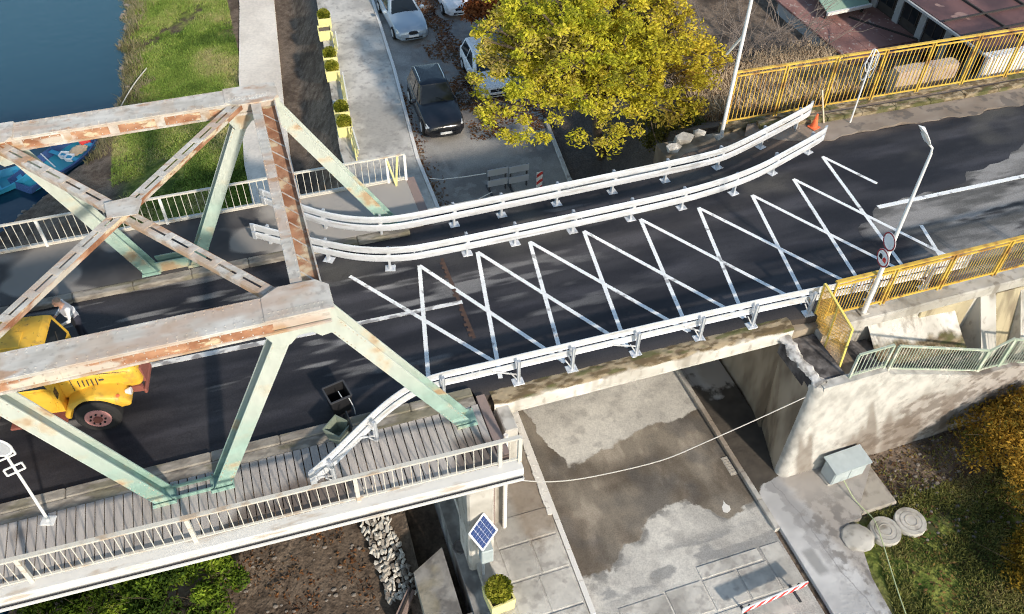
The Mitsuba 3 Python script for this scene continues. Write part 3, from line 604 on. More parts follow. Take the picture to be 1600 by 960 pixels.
put('end_beam', hexa([[.53, -1.3, -.3], [.82, -1.3, -.3], [.56, .6, -.3], [.80, .6, -.3], [.56, -1.3, .12], [.84, -1.3, .12], [.56, .6, .11], [.78, .6, .11]]), 'steel_brown', B)
put('end_beam', box(1.0, 1.28, 7.6, 9.95, -.3, .11), 'steel_brown', B)
# ---------------------------------------------------------------- railings and fences
def railing(name, label, group, line_, z0, h, posts, step, mat, postmat, rail_w=.09, pw=.07, mid=(), brace_end=False):
    """line_(x) -> y; posts: x positions; one baluster every step"""
    t = thing(name, label, 'railing', group)
    P = sorted(posts); x0, x1 = P[0], P[-1]
    pt = lambda x, z: V(x, line_(x), z)
    seg = [pt(x, 0) for x in P]
    for a, b in zip(P[:-1], P[1:]):
        put('handrail', bar(pt(a - .001, z0 + h), pt(b + .001, z0 + h), rail_w, .05), mat, t)
        put('bottom_rail', bar(pt(a + .05, z0 + .1), pt(b - .05, z0 + .1), .05, .035), mat, t)
        n = int(round((b - a) / step))
        for k in range(1, n):
            x = a + (b - a) * k / n
            put('baluster', bar(pt(x, z0 + .117), pt(x, z0 + h - .025), .018, .018, up=(0, 1, 0)), mat, t)
    for x in P: put('post', bar(pt(x, z0 - .05), pt(x, z0 + h - .026), pw, pw, up=(0, 1, 0)), postmat, t)
    return t
nl = lambda x: -1.24 - (x + 10.3) * .0278
r1 = railing('walkway_railing', 'long cream bar railing along the plank walkway nearest the viewer', 'railings of the truss bridge', nl, .10, .92, [-16.3, -13.0, -9.68, -6.38, -2.82, .50, .98], .205, 'cream_paint', 'cream_paint', .10, .09)
r2 = railing('walkway_railing', 'pale bar railing on the far walkway above the river and grass', 'railings of the truss bridge', lambda x: 9.86, .12, 1.0, [-16.6, -13.2, -9.82, -6.42, -3.0, .42, 1.0], .205, 'cream_paint', 'white_paint', .08, .08)
put('end_brace', [bar((.42, 9.86, 1.1), (.62, 9.62, .12), .06, .03), bar((.78, 9.86, 1.1), (.62, 9.62, .12), .06, .03)], 'planter_yellow', r2)
def fence(label, line_, z0, h, joints, step, bw=.026):
    t = thing('yellow_fence', label, 'fence', 'yellow fences of the approach road')
    pt = lambda x, z: V(x, line_(x), z)
    for i, (a, b) in enumerate(zip(joints[:-1], joints[1:])):
        a2, b2 = a + .06, b - .06
        put('top_rail', bar(pt(a - .0005, z0 + h), pt(b + .0005, z0 + h), .10, .055), 'yellow_paint', t)
        put('rail', bar(pt(a2, z0 + h - .16), pt(b2, z0 + h - .16), .045, .045), 'yellow_paint', t)
        put('rail', bar(pt(a2, z0 + .12), pt(b2, z0 + .12), .045, .045), 'yellow_paint', t)
        for x in (a2, b2): put('post', bar(pt(x, z0 - .04), pt(x, z0 + h - .028), .05, .05, up=(0, 1, 0)), 'yellow_paint', t)
        n = int(round((b2 - a2) / step))
        for k in range(1, n):
            x = a2 + (b2 - a2) * k / n
            put('baluster', bar(pt(x, z0 + .143), pt(x, z0 + h - .183), bw, .016, up=(0, 1, 0)), 'yellow_paint', t)
    return t
fl = lambda x: 9.72 - .028 * (x - 12.4)
fence('tall yellow bar fence on the far side of the approach road', fl, .06, 2.05, [12.55 + 1.98 * k for k in range(9)], .165)
fence('yellow bar fence on the near side beside the lamp post with round signs', lambda x: .33, .03, 1.40, [10.5 + 1.93 * k for k in range(8)], .098, .014)
# leaning gate panel
plain('frame_yellow', (.80, .62, .16), .5)
g = thing('gate_panel', 'leaning orange yellow panel of fine bars closing off the concrete stairs', 'gate')
GA, GB, GC, GD = V(10.45, .64, 1.12), V(10.45, -.80, .78), V(10.42, -.95, -.92), V(10.46, .57, -.62)
def quadplate(a, b, c, d, t):
    n = np.cross(b - a, d - a); n = n / np.linalg.norm(n) * t
    return hexa([a, b, d, c, a + n, b + n, d + n, c + n])
for k in range(1, 36):
    t_ = k / 36
    put('bar', bar(GA + (GB - GA) * t_, GD + (GC - GD) * t_, .014, .014, up=(1, 0, 0)), 'ochre_sheet', g)
for a, b in ((GA, GB), (GB, GC), (GC, GD), (GD, GA), ((GA + GB) / 2, (GC + GD) / 2)):
    put('frame_bar', bar(a, b, .035, .06, up=(1, 0, 0)), 'frame_yellow', g)
# ---------------------------------------------------------------- guard rails
def wprof(h, d=.035, t=.014):
    o = [(0, -h / 2), (d * .8, -h * .40), (d, -h * .22), (d, h * .22), (d * .8, h * .40), (0, h / 2)]
    return o + [(a - t, b * .97) for a, b in o[::-1]]
def guard(label, path, zc, h, posts, side, arms=False):
    t = thing('guard_rail', label, 'guard rail', 'white corrugated guard rails on the road')
    P = smoothpath([V(x, y, zc) for x, y in path], it=2)
    # split in beams of about four metres, each lapped by a splice plate
    L = np.concatenate([[0], np.cumsum([np.linalg.norm(b - a) for a, b in zip(P[:-1], P[1:])])])
    n = max(1, int(L[-1] / 4)); cut = np.linspace(0, L[-1], n + 1)
    ipt = lambda s: V(*[np.interp(s, L, [p[k] for p in P]) for k in range(3)])
    for a, b in zip(cut[:-1], cut[1:]):
        pts = [ipt(a + .003)] + [p for p, l in zip(P, L) if a + .02 < l < b - .02] + [ipt(b - .003)]
        for e_ in (-1, 1): put('beam', sweep([q + V(0, 0, e_ * (h / 4 + .012)) for q in pts], wprof(h / 2 - .042)), 'galvanised', t)
    for a in cut[1:-1]:
        for e_ in (-1, 1): put('splice', sweep([ipt(a - .16) + V(0, 0, e_ * (h / 4 + .012)), ipt(a + .16) + V(0, 0, e_ * (h / 4 + .012))], [(o_ + .007, z_) for o_, z_ in wprof((h / 2 - .042) * .96)]), 'galvanised', t)
        tag(put('splice_bolt', [tube([ipt(a + e) + V(0, side * -.0, z_) * 0 + V(0, 0, z_), ipt(a + e) + V(0, side * .03, z_)], .018, 6) for e in (-.1, .1) for z_ in (-.02, .02)], 'galvanised_dull', t), kind='stuff')
    for s, sg in ((0, -1), (L[-1], 1)):                    # rounded end caps
        a = ipt(s); b = ipt(min(max(s - sg * .1, 0), L[-1])); d = (a - b)[:2] / np.linalg.norm((a - b)[:2]); nr = V(-d[1], d[0])
        for e_ in (-1, 1):
            zc_ = zc + e_ * (h / 4 + .012); hh = h / 2 - .045
            put('end_cap', hull([(*(a[:2] + d * dx + nr * oy), zc_ + z_) for dx, oy in ((0, -.012), (.07, -.02), (.13, .0), (.15, .03), (.12, .055), (0, .058)) for z_ in (-hh / 2, hh / 2)]), 'galvanised_dull', t)
    for (px, py) in posts:
        i = int(np.argmin([np.hypot(p[0] - px, p[1] - py) for p in P])); q = P[i]
        d = P[min(i + 1, len(P) - 1)] - P[max(i - 1, 0)]; d = d / np.linalg.norm(d)
        nr = V(-d[1], d[0], 0); s_ = np.sign((V(px, py, 0) - q) @ nr) or 1
        dist = abs((V(px, py, 0) - q) @ nr)
        base = V(px, py, 0)
        pk = put('post', [bar(base + V(0, 0, .012), base + V(0, 0, zc + h * .38), .05, .09, up=nr), bar(base + V(0, 0, .012) + d * .04, base + V(0, 0, zc + h * .38) + d * .04, .012, .11, up=nr)], 'galvanised_dull', t)
        put('base_plate', at(rbox(-.15, .15, -.13, .13, 0, .016, .004), px, py, .001, math.atan2(d[1], d[0])), 'galvanised', pk)
        tag(put('anchor_bolt', [tube([V(px, py, .016) + d * ex + nr * ey, V(px, py, .05) + d * ex + nr * ey], .014, 6) for ex in (-.11, .11) for ey in (-.09, .09)], 'galvanised_dull', pk), kind='stuff')
        put('spacer', bar(base + V(0, 0, zc), base - nr * s_ * max(dist - .01, .03) + V(0, 0, zc), .10, .14), 'galvanised', pk)
        if arms:
            put('stay', bar(base + V(0, 0, .30) + d * -.02, q + V(0, 0, -.18) - d * .28, .03, .03), 'galvanised', pk)
            put('stay', bar(base + V(0, 0, .05), base + V(0, 0, .42) - d * .2, .03, .03), 'galvanised', pk)
    return t
guard('single white guard rail along the open near edge of the approach span',
      [(-3.66, -.85), (-3.17, -.53), (-2.56, -.07), (-1.75, .52), (-1.02, .88), (-.34, 1.0), (.62, .97), (5.11, .93), (9.5, .84), (11.0, .74), (12.92, .66), (15.3, .63)], .61, .55,
      [(-3.25, -.75), (-2.1, .05), (-.2, .86), (1.75, .80), (3.22, .78), (5.04, .76), (6.9, .74), (8.5, .72), (10.25, .66), (12.2, .55), (14.0, .52)], 1, True)
guard('nearer of the two parallel white guard rails, beside the hatch line tips',
      [(15.0, 7.46), (14.72, 7.32), (13.13, 6.74), (11.63, 6.2), (9.66, 5.86), (7.38, 5.76), (.72, 5.74), (-.19, 5.84), (-1.24, 6.2), (-2.22, 6.86), (-3.22, 7.56), (-3.9, 8.1)], .60, .57,
      [(-3.55, 8.0), (-2.04, 6.9), (-.41, 5.99), (1.9, 5.93), (3.4, 5.94), (5.26, 5.95), (7.2, 5.95), (8.98, 5.97), (10.93, 6.14), (12.7, 6.72), (14.5, 7.4)], -1)
guard('farther of the two parallel white guard rails, bending towards the traffic cone',
      [(15.35, 8.88), (15.1, 8.75), (13.26, 8.08), (11.74, 7.55), (10.9, 7.33), (9.26, 7.25), (1.09, 7.14), (-.26, 7.2), (-1.33, 7.62), (-2.18, 8.25), (-3.45, 9.6)], .64, .57,
      [(-3.1, 9.45), (-1.87, 8.2), (-.33, 7.42), (1.9, 7.33), (3.43, 7.33), (5.27, 7.34), (7.2, 7.38), (9.1, 7.42), (11.1, 7.55), (13.1, 8.16), (14.86, 8.78)], -1)
# ---------------------------------------------------------------- approach span, abutments, stairs
A = thing('approach_span', 'concrete approach span with a mossy broken near edge over the street', 'bridge')
put('slab', box(.62, 9.5, .45, 7.93, -.5, -.225), 'abutment_concrete', A)
def edgebeam():
    xs_ = np.linspace(.95, 9.6, 110); v, f = [], []
    prof = [(.75, -.004), (.66, .012), (.58, .022), (.50, .02), (.42, .01), (.36, .0), (.32, -.015), (.29, -.05), (.275, -.11), (.27, -.2), (.27, -.3), (.27, -.40), (.24, -.42), (.235, -.455), (.27, -.47), (.5, -.48)]
    for i, x in enumerate(xs_):
        for j, (y, z) in enumerate(prof):
            q = V(x, y, z); k = meshkit.fbm(q * V(2.5, 6, 6), 4, 4) - .5; k2 = meshkit.fbm(q * V(6, 9, 9), 3, 8) - .5
            a = .07 if 1 < j < 8 else .015
            v.append([x, y + a * k, z + (.07 * k + .05 * k2 if 1 < j < 7 else .012 * k2)])
    n = len(prof)
    for i in range(len(xs_) - 1):
        for j in range(n - 1):
            a = i * n + j; f += [[a, a + 1, a + n + 1], [a, a + n + 1, a + n]]
    return tm(v, f)
proc('edge_concrete', lambda p, n, uv: mix(f_moss(p, n, uv), f_concrete(p, n, uv) * 1.3, smoothstep(-.03, -.10, p.z + .16 * (fbm(p.x * 3, p.y * 3, p.z * 6, 3) - .5))), .95, .15, lambda p, n, uv: fbm(p.x * 9, p.y * 9, p.z * 9, 4), .05)
put('edge_beam', edgebeam(), 'edge_concrete', A, smooth=40)
put('far_beam', rbox(.7, 9.6, 7.95, 8.3, -.6, .05, .03), 'concrete', A)
P_ = thing('bridge_pier', 'concrete pier below the meeting of truss and approach span', 'pier')
put('wall', rbox(.35, 1.12, -.35, 9.6, -4.95, -.64, .05), 'concrete', P_)
put('bearing_block', rbox(.98, 1.32, -.5, .36, -1.5, -.13, .03), 'concrete', P_)
put('column', rbox(-.28, .42, -1.38, -.36, -4.95, -.64, .06), 'concrete', P_)
for x in (.52, .66): put('drain_pipe', tube([(x, -.5, -.7), (x, -.5, -4.55)], .05, 10), 'steel_brown', P_)
put('cable_duct', tube([(.98, -.55, -.2), (.98, -.55, -4.55)], .06, 10), 'kerb_pale', P_)
t = thing('broken_kerb', 'crumbled pale kerb strip along the left street edge under the span', 'kerb')
for k in range(18):
    y = 3.1 - k * .21
    put('kerb_piece', at(hull([(a_ * (.055 + .02 * random.random()), b_ * (.09 + .02 * random.random()), c_) for a_ in (-1, 1) for b_ in (-1, 1) for c_ in (0, .05 + .02 * random.random())]), 2.50 - .047 * (3.1 - y) + .02 * random.random(), y, -4.60, random.uniform(-.15, .15)), 'kerb_pale', t)
proc('broken_concrete', lambda p, n, uv: mix((.28, .255, .23), (.62, .59, .56), smoothstep(.35, .62, fbm(p.x * 5, p.y * 5, p.z * 5, 4))), .92, .2, lambda p, n, uv: fbm(p.x * 14, p.y * 14, p.z * 14, 3), .03)
W_ = thing('abutment', 'right abutment with stained pale wing wall and mossy concrete top', 'abutment')
put('front_wall', prism([(9.66, .33), (9.82, 1.0), (9.9, 1.8), (9.9, 9.7), (28, 9.7), (28, .33)], -4.95, -.23), 'abutment_concrete', W_)
put('front_wall', hexa([[9.28, -1.31, -4.95], [11, -1.31, -4.95], [9.78, .325, -4.95], [11, .325, -4.95], [9.27, -1.31, -.72], [11, -1.31, -.72], [9.42, .325, -.6], [11, .325, -.6]]), 'abutment_concrete', W_)
wx = [(9.50, -4.95), (22, -4.95), (22, -2.45), (17.6, -2.42), (16.5, -2.0), (15.35, -2.0), (11.62, -.62), (11.5, -.44), (9.50, -.44)]
def wingwall():
    m = prism_y(wx, -1.56, -1.30)
    m = m.subdivide_to_size(.35)
    v = m.vertices.copy()
    face = v[:, 1] < -1.5
    k = meshkit.fbm(v * 1.7, 4, 12) - .5
    v[:, 1] += np.where(face, .09 * k * np.clip((v[:, 0] - 9.6) / 1.2, 0, 1), 0)
    m.vertices = v; return m
put('wing_wall', wingwall(), 'wing_concrete', W_, smooth=35)
put('corner', tube([(9.52, -1.31, -4.95), (9.52, -1.31, -.62), (9.52, -1.31, -.47)], [.25, .25, .2], 36), 'wing_concrete', W_, smooth=40)
def ridge():
    v, f = [], []; n = 9; L = 40
    for i in range(L):
        t = i / (L - 1); c = V(9.26 + .20 * t + .05 * math.sin(9 * t), .42 - 1.85 * t, -.24 - .18 * t)
        for j in range(n):
            a = math.pi * j / (n - 1); q = c + V(-math.cos(a) * (.17 - .03 * t), 0, math.sin(a) * .13 - .06)
            k = meshkit.fbm(q * 5, 4, 3) - .5; v.append(q + V(.22 * k, .1 * k, .16 * k))
    for i in range(L - 1):
        for j in range(n - 1):
            a = i * n + j; f += [[a, a + n, a + n + 1], [a, a + n + 1, a + 1]]
    return tm(v, f)
put('broken_edge', ridge(), 'broken_concrete', W_, smooth=30)
put('abutment_top', rbox(9.3, 10.4, -1.3, .33, -.95, -.5, .04), 'dark_concrete', W_)
S_ = thing('concrete_stairs', 'dark concrete stairs descending behind the green railing', 'stairs')
put('landing', rbox(9.7, 11.65, -1.3, .34, -1.3, -.93, .02), 'dark_concrete', S_)
for k in range(9):
    x = 11.65 + k * .42
    put('step', rbox(x, x + .46, -1.3, .2, -3.0, -1.02 - k * .155, .02), 'dark_concrete', S_)
put('landing', rbox(15.45, 22, -1.3, .3, -3.4, -2.40, .02), 'dark_concrete', S_)
proc('spill_concrete', lambda p, n, uv: mix(f_concrete(p, n, uv) * 1.25, f_moss(p, n, uv) * .8, smoothstep(-.42, -.60, p.y + .5 * (fbm(p.x * 2.2, p.y * 2.2, 4., 4) - .5))), .95, .15, lambda p, n, uv: fbm(p.x * 8, p.y * 8, p.z * 8, 4), .04)
R2 = thing('road_retaining_wall', 'pale concrete retaining wall with buttress below the near yellow fence', 'wall')
put('coping', rbox(10.52, 28, -.06, .47, -.34, .03, .04), 'concrete', R2)
put('wall', box(10.4, 28, .05, .32, -4.9, -.33), 'concrete', R2)
put('infill_panel', rbox(13.7, 15.55, -.02, .05, -1.5, -.36, .015), 'slab_yellow', R2)
for x in (15.75, 17.2, 18.7):
    put('buttress', prism_x([(.05, -.36), (-.02, -.36), (-.95, -1.9), (-.95, -2.6), (.05, -2.6)], x, x + .55), 'concrete', R2)
put('sloped_panel', quadplate(V(16.3, -.05, -.36), V(22, -.05, -.36), V(22, -.62, -2.3), V(16.3, -.62, -2.3), .05), 'slab_yellow', R2)
def spill():
    m = grid(np.linspace(11.9, 15.0, 40), np.linspace(-.95, .06, 16), lambda X, Y: -.36 - (.06 - Y) * .75 - (X - 12) * .10 + .10 * (meshkit.fbm(np.stack([X * 2.2, Y * 2.2, X * 0], -1), 4, 6) - .5))
    return m
put('spilled_slope', spill(), 'spill_concrete', R2, smooth=True)
# green stair railing
G = thing('stair_railing', 'green bar railing following the concrete stairs downhill', 'railing')
def railrun(a, b, h0, h1, step, dirn=0):
    a, b = V(*a), V(*b)
    put('handrail', bar(a + V(0, 0, h0), b + V(0, 0, h1), .06, .045), 'green_rail_paint', G)
    put('bottom_rail', bar(a + V(0, 0, .1), b + V(0, 0, .1), .04, .03), 'green_rail_paint', G)
    for q, h in ((a, h0), (b, h1)): put('post', bar(q, q + V(0, 0, h - .024), .06, .06, up=(0, 1, 0)), 'green_rail_paint', G)
    n = int(np.linalg.norm(b - a) / step)
    for k in range(1, n):
        t = k / n; q = a + (b - a) * t; h = h0 + (h1 - h0) * t
        put('baluster', bar(q + V(0, 0, .118), q + V(0, 0, h - .03), .018, .018, up=(0, 1, 0)), 'green_rail_paint', G)
railrun((10.35, -1.42, -.46), (11.42, -1.42, -.46), .92, .95, .12)
railrun((11.62, -1.42, -.62), (15.2, -1.42, -2.0), 1.0, .98, .115)
railrun((15.26, -1.42, -2.02), (16.0, -1.42, -2.02), .95, 1.25, .115)
railrun((16.06, -1.42, -2.04), (17.6, -1.42, -2.42), 1.2, .95, .115); railrun((17.66, -1.42, -2.44), (20.4, -1.42, -2.44), .95, .95, .115)
# far pavement of the approach road
wob = [(x, float(np.interp(x, [15.2, 17, 20, 21.6, 24, 28], [7.95, 7.88, 7.84, 7.6, 7.72, 7.8]) + .14 * math.sin(x * 2.3) * math.sin(x * .9) + .05 * math.sin(x * 7.1))) for x in np.arange(15.0, 28.01, .2)]
struct('far_pavement', prism(wob + [(28, 9.6), (13.5, 9.75), (12.9, 8.9), (14.2, 8.2)], -.22, .02), 'dirt_pavement')
kk = [(13.6, 9.28), (16.2, 8.95), (19, 8.86), (22, 8.78), (28, 8.72)]
for (a, b), (c, d) in zip(kk[:-1], kk[1:]):
    n = int((c - a) / 1.3)
    for i in range(n):
        p0 = V(a, b, .09) + (V(c, d, .09) - V(a, b, .09)) * (i + .01) / n; p1 = V(a, b, .09) + (V(c, d, .09) - V(a, b, .09)) * (i + .99) / n
        put('kerb_stone', bar(p0, p1, .3, .16 + random.uniform(-.02, .02)), 'mossy_concrete', 'far_pavement')
tag(put('mossy_plinth', sweep([(12.4, 9.7, 0), (28, 9.25, 0)], [(-.15, -.3), (.15, -.3), (.13, .07), (-.13, .07)]), 'mossy_concrete'), 'low mossy concrete plinth under the far yellow fence', 'plinth')
cl_ = ['largest pale concrete chunk in the heap left of the tall pole', 'leftmost concrete chunk of the heap behind the guard rail bend', 'flat concrete chunk nearest the foot of the tall pole', 'smallest concrete chunk lying at the guard rail bend']
for i, (x, y, sx, sy, sz) in enumerate([(10.75, 9.35, .45, .3, .25), (10.15, 8.95, .35, .25, .2), (11.45, 9.5, .3, .25, .2), (11.9, 9.05, .25, .18, .12)]):
    tag(put('concrete_chunk', rock((x, y, .06), (sx, sy, sz), 90 + i, 18), 'concrete'), cl_[i], 'rubble', 'concrete chunks beside the guard rail')
#@@PART3
# ---------------------------------------------------------------- cars
def lin(pts, n): return pts
def car(label, x, y, z, rz, paint, kind, group='cars parked beside the river street', detail=True):
    """forward is local +x, then turned by rz"""
    t = thing('parked_car', label, 'car', group)
    S = dict(suv=dict(L=4.3, W=1.84, belt=1.02, roof=1.68, hood=.98, cowl=.98, wf=.62, wr=2.05, rf=.02, rr=1.72, r=.36),
             sedan=dict(L=4.75, W=1.80, belt=.93, roof=1.42, hood=.90, cowl=.82, wf=.78, wr=1.45, rf=.05, rr=1.0, r=.32),
             hatch=dict(L=4.05, W=1.75, belt=.95, roof=1.48, hood=.92, cowl=.80, wf=.95, wr=1.88, rf=.1, rr=1.6, r=.31))[kind]
    L, hw, bz = S['L'], S['W'] / 2, S['belt']
    P = lambda m: at(m, x, y, z, rz)
    # lower body: cross-sections from tail to nose
    xf, xr = L / 2, -L / 2
    st = [(xr, .80, .40, bz - .22), (xr + .06, .90, .32, bz - .05), (xr + .3, .97, .24, bz), (-.6, 1.0, .22, bz), (S['wf'], 1.0, .22, bz + .0), (S['wf'] + .35, .99, .22, S['hood'] - .005),
          (xf - .75, .97, .24, S['hood'] - .05), (xf - .32, .92, .25, S['hood'] - .13), (xf - .10, .82, .28, S['hood'] - .24), (xf - .02, .72, .34, S['hood'] - .38)]
    v, f = [], []
    for (sx, k, zl, zt) in st:
        w_ = hw * k
        half = [(w_ * .90, zl), (w_ * .985, zl + .14), (w_, (zl + zt) / 2), (w_ * .985, zt - .10), (w_ * .93, zt - .02), (w_ * .6, zt + .02), (0, zt + .035)]
        row = half + [(-a, b) for a, b in half[-2::-1]]
        v += [[sx, a, b] for a, b in row]
    n = 13
    for i in range(len(st) - 1):
        for j in range(n - 1):
            a = i * n + j; f += [[a, a + n, a + n + 1], [a, a + n + 1, a + 1]]
        a = i * n; f += [[a, a + n - 1, a + 2 * n - 1], [a, a + 2 * n - 1, a + n]]
    for base, rv in ((0, 1), ((len(st) - 1) * n, 0)):
        for j in range(1, n - 1): f.append([base, base + j, base + j + 1] if rv else [base, base + j + 1, base + j])
    m = tm(v, f); m.fix_normals()
    put('body', P(m), paint, t, smooth=38)
    # cabin: painted frame with glass set into it
    b0, b1 = hw * .93, hw * .70
    wf, wr, rf, rr, rz_ = S['wf'], -S['wr'], S['rf'], -S['rr'], S['roof']
    bot = [(wf, b0 * .93), (wf - .35, b0), (wr + .25, b0), (wr, b0 * .9)]
    top = [(rf, b1 * .92), (rf - .25, b1), (rr + .15, b1), (rr, b1 * .93)]
    pts = [(a, s * b, bz - .06) for a, b in bot for s in (1, -1)] + [(a, s * b, rz_ - .05) for a, b in top for s in (1, -1)] + [(a * 1 + d, s * b * .8, rz_) for (a, b), d in zip(top, (-.12, 0, 0, .12)) for s in (1, -1)] + [(-.4, 0, rz_ + .035), (rr * .6, 0, rz_ + .03)]
    put('cabin', P(hull(pts)), paint, t, smooth=25)
    def face(a, b, c, d, ins, push=.008):
        q = [V(*w) for w in (a, b, c, d)]; ce = sum(q) / 4
        q = [p + (ce - p) / np.linalg.norm(ce - p) * ins for p in q]
        n_ = np.cross(q[1] - q[0], q[3] - q[0]); n_ /= np.linalg.norm(n_)
        if n_ @ (ce - V(-.5, 0, .9)) < 0: n_ = -n_
        q = [p + n_ * push for p in q]; r = [p - n_ * .03 for p in q]
        return hull(q + r)
    zb, zt = bz - .02, rz_ - .05
    put('windscreen', P(face((wf, b0 * .93, zb), (wf, -b0 * .93, zb), (rf, -b1 * .92, zt), (rf, b1 * .92, zt), .075)), 'dark_glass', t)
    put('rear_window', P(face((wr, b0 * .9, zb), (wr, -b0 * .9, zb), (rr, -b1 * .93, zt), (rr, b1 * .93, zt), .10)), 'dark_glass', t)
    for s in (1, -1):
        xm = -.55; e = lambda X: (X, s * b0, zb + .02); g_ = lambda X: (X, s * b1, zt)
        put('side_window', P(face(e(wf - .42), e(xm), g_(xm + .02), g_(rf - .22), .045, .012)), 'dark_glass', t)
        put('side_window', P(face(e(xm - .04), e(wr + .3), g_(rr + .15), g_(xm - .02), .045, .012)), 'dark_glass', t)
        put('headlight', P(hull([(xf - .34, s * hw * .88, S['hood'] - .15), (xf - .12, s * hw * .80, S['hood'] - .25), (xf - .10, s * hw * .42, S['hood'] - .25), (xf - .26, s * hw * .46, S['hood'] - .16), (xf - .14, s * hw * .80, S['hood'] - .40), (xf - .02, s * hw * .44, S['hood'] - .40), (xf - .3, s * hw * .93, S['hood'] - .36)])), 'lamp_lens', t)
        put('mirror', P(rbox(wf - .42, wf - .24, min(s * (hw - .02), s * (hw + .2)), max(s * (hw - .02), s * (hw + .2)), bz - .02, bz + .13, .04)), paint, t)
        put('tail_light', P(rbox(xr - .005, xr + .1, min(s * hw * .6, s * hw * .86), max(s * hw * .6, s * hw * .86), bz - .3, bz - .12, .02)), 'red_paint', t)
        for wx_ in (xf - .85, xr + .82):
            wk = put('wheel', P(disc((wx_, s * (hw - .09), S['r']), (0, 1, 0), S['r'], .21, 24)), 'rubber', t)
            put('rim', P(disc((wx_, s * (hw + .015), S['r']), (0, 1, 0), S['r'] * .62, .02, 20)), 'sign_grey', wk)
    put('grille', P(rbox(xf - .12, xf - .0, -hw * .38, hw * .38, S['hood'] - .46, S['hood'] - .30, .03)) if kind != 'sedan' else P(hull([(xf - .14 + .12 * (1 - abs(c)), .26 * c, S['hood'] - .30 + .075 * s_ * math.sqrt(1 - c * c)) for c in np.linspace(-1, 1, 9) for s_ in (-1, 1)] + [(xf - .0, .26 * c, S['hood'] - .32 + .07 * s_ * math.sqrt(1 - c * c)) for c in np.linspace(-1, 1, 9) for s_ in (-1, 1)])), 'black_plastic', t)
    put('bumper', P(hull([(xf - .35, s * hw * .95, q) for s in (1, -1) for q in (.30, .50)] + [(xf - .03, s * hw * .70, q) for s in (1, -1) for q in (.27, .50)] + [(xf + .05, s * hw * .3, q) for s in (1, -1) for q in (.28, .49)])), paint, t, smooth=30)
    put('air_intake', P(rbox(xf - .05, xf + .06, -hw * .5, hw * .5, .31, .40, .02)), 'black_plastic', t)
    put('number_plate', P(rbox(xf + .04, xf + .065, -.26, .26, .41, .52, .004)), 'sign_white', t)
    put('wiper', P(bar((wf + .03, .45, zb + .06), (wf - .22, -.1, zb + .22), .02, .02)), 'black_plastic', t)
    if kind == 'suv':
        for s in (1, -1): put('roof_rail', P(tube([(rf - .25, s * b1 * .86, rz_ + .01), (rf - .4, s * b1 * .86, rz_ + .06), (rr + .35, s * b1 * .86, rz_ + .06), (rr + .2, s * b1 * .86, rz_ + .01)], .018, 6)), 'chrome', t)
    if kind == 'hatch':
        put('emblem', P(ring((xf + .0, 0, S['hood'] - .30), (1, 0, .25), .055, .10, .03, 4)), 'chrome', t)
    return t
G0 = -4.70
D = math.pi / 2
car('black estate car with roof rails parked facing the bridge', 4.58, 20.55, G0, -D - .03, 'car_black', 'suv')
car('silver saloon with oval grille parked beside the white kerb', 5.20, 29.6, G0, -D + .02, 'car_silver', 'sedan')
car('white hatchback with diamond emblem, cut by the top edge of the photo', 8.35, 31.1, G0, -D - .02, 'car_white', 'hatch')
car('white car half hidden under the yellow tree, its bumper showing among leaves', 7.72, 22.85, G0, -D - .03, 'car_white', 'hatch')
# ---------------------------------------------------------------- old bonneted lorry
t = thing('bonneted_lorry', 'old yellow bonneted lorry with red chassis driving over the truss bridge', 'lorry')
TR = lambda m: at(m, -8.12, 3.48, 0, math.radians(-8))
def arc(c, r0, r1, a0, a1, y0, y1, n=14):
    pts = [(c[0] + r1 * math.cos(a), c[1] + r1 * math.sin(a)) for a in np.linspace(a0, a1, n)] + [(c[0] + r0 * math.cos(a), c[1] + r0 * math.sin(a)) for a in np.linspace(a1, a0, n)]
    return prism_y(pts, y0, y1)
def blob(sph, cut=None):
    h = manifold3d.Manifold.hull_points(np.vstack([trimesh.creation.icosphere(subdivisions=2, radius=r_).vertices * np.array(e_) + np.array(c_) for c_, r_, e_ in sph]).astype(np.float32))
    for m_ in (cut or []): h = h - manifold3d.Manifold(manifold3d.Mesh(m_.vertices.astype(np.float32), m_.faces.astype(np.uint32)))
    q = h.to_mesh(); return trimesh.Trimesh(q.vert_properties[:, :3], q.tri_verts, process=False)

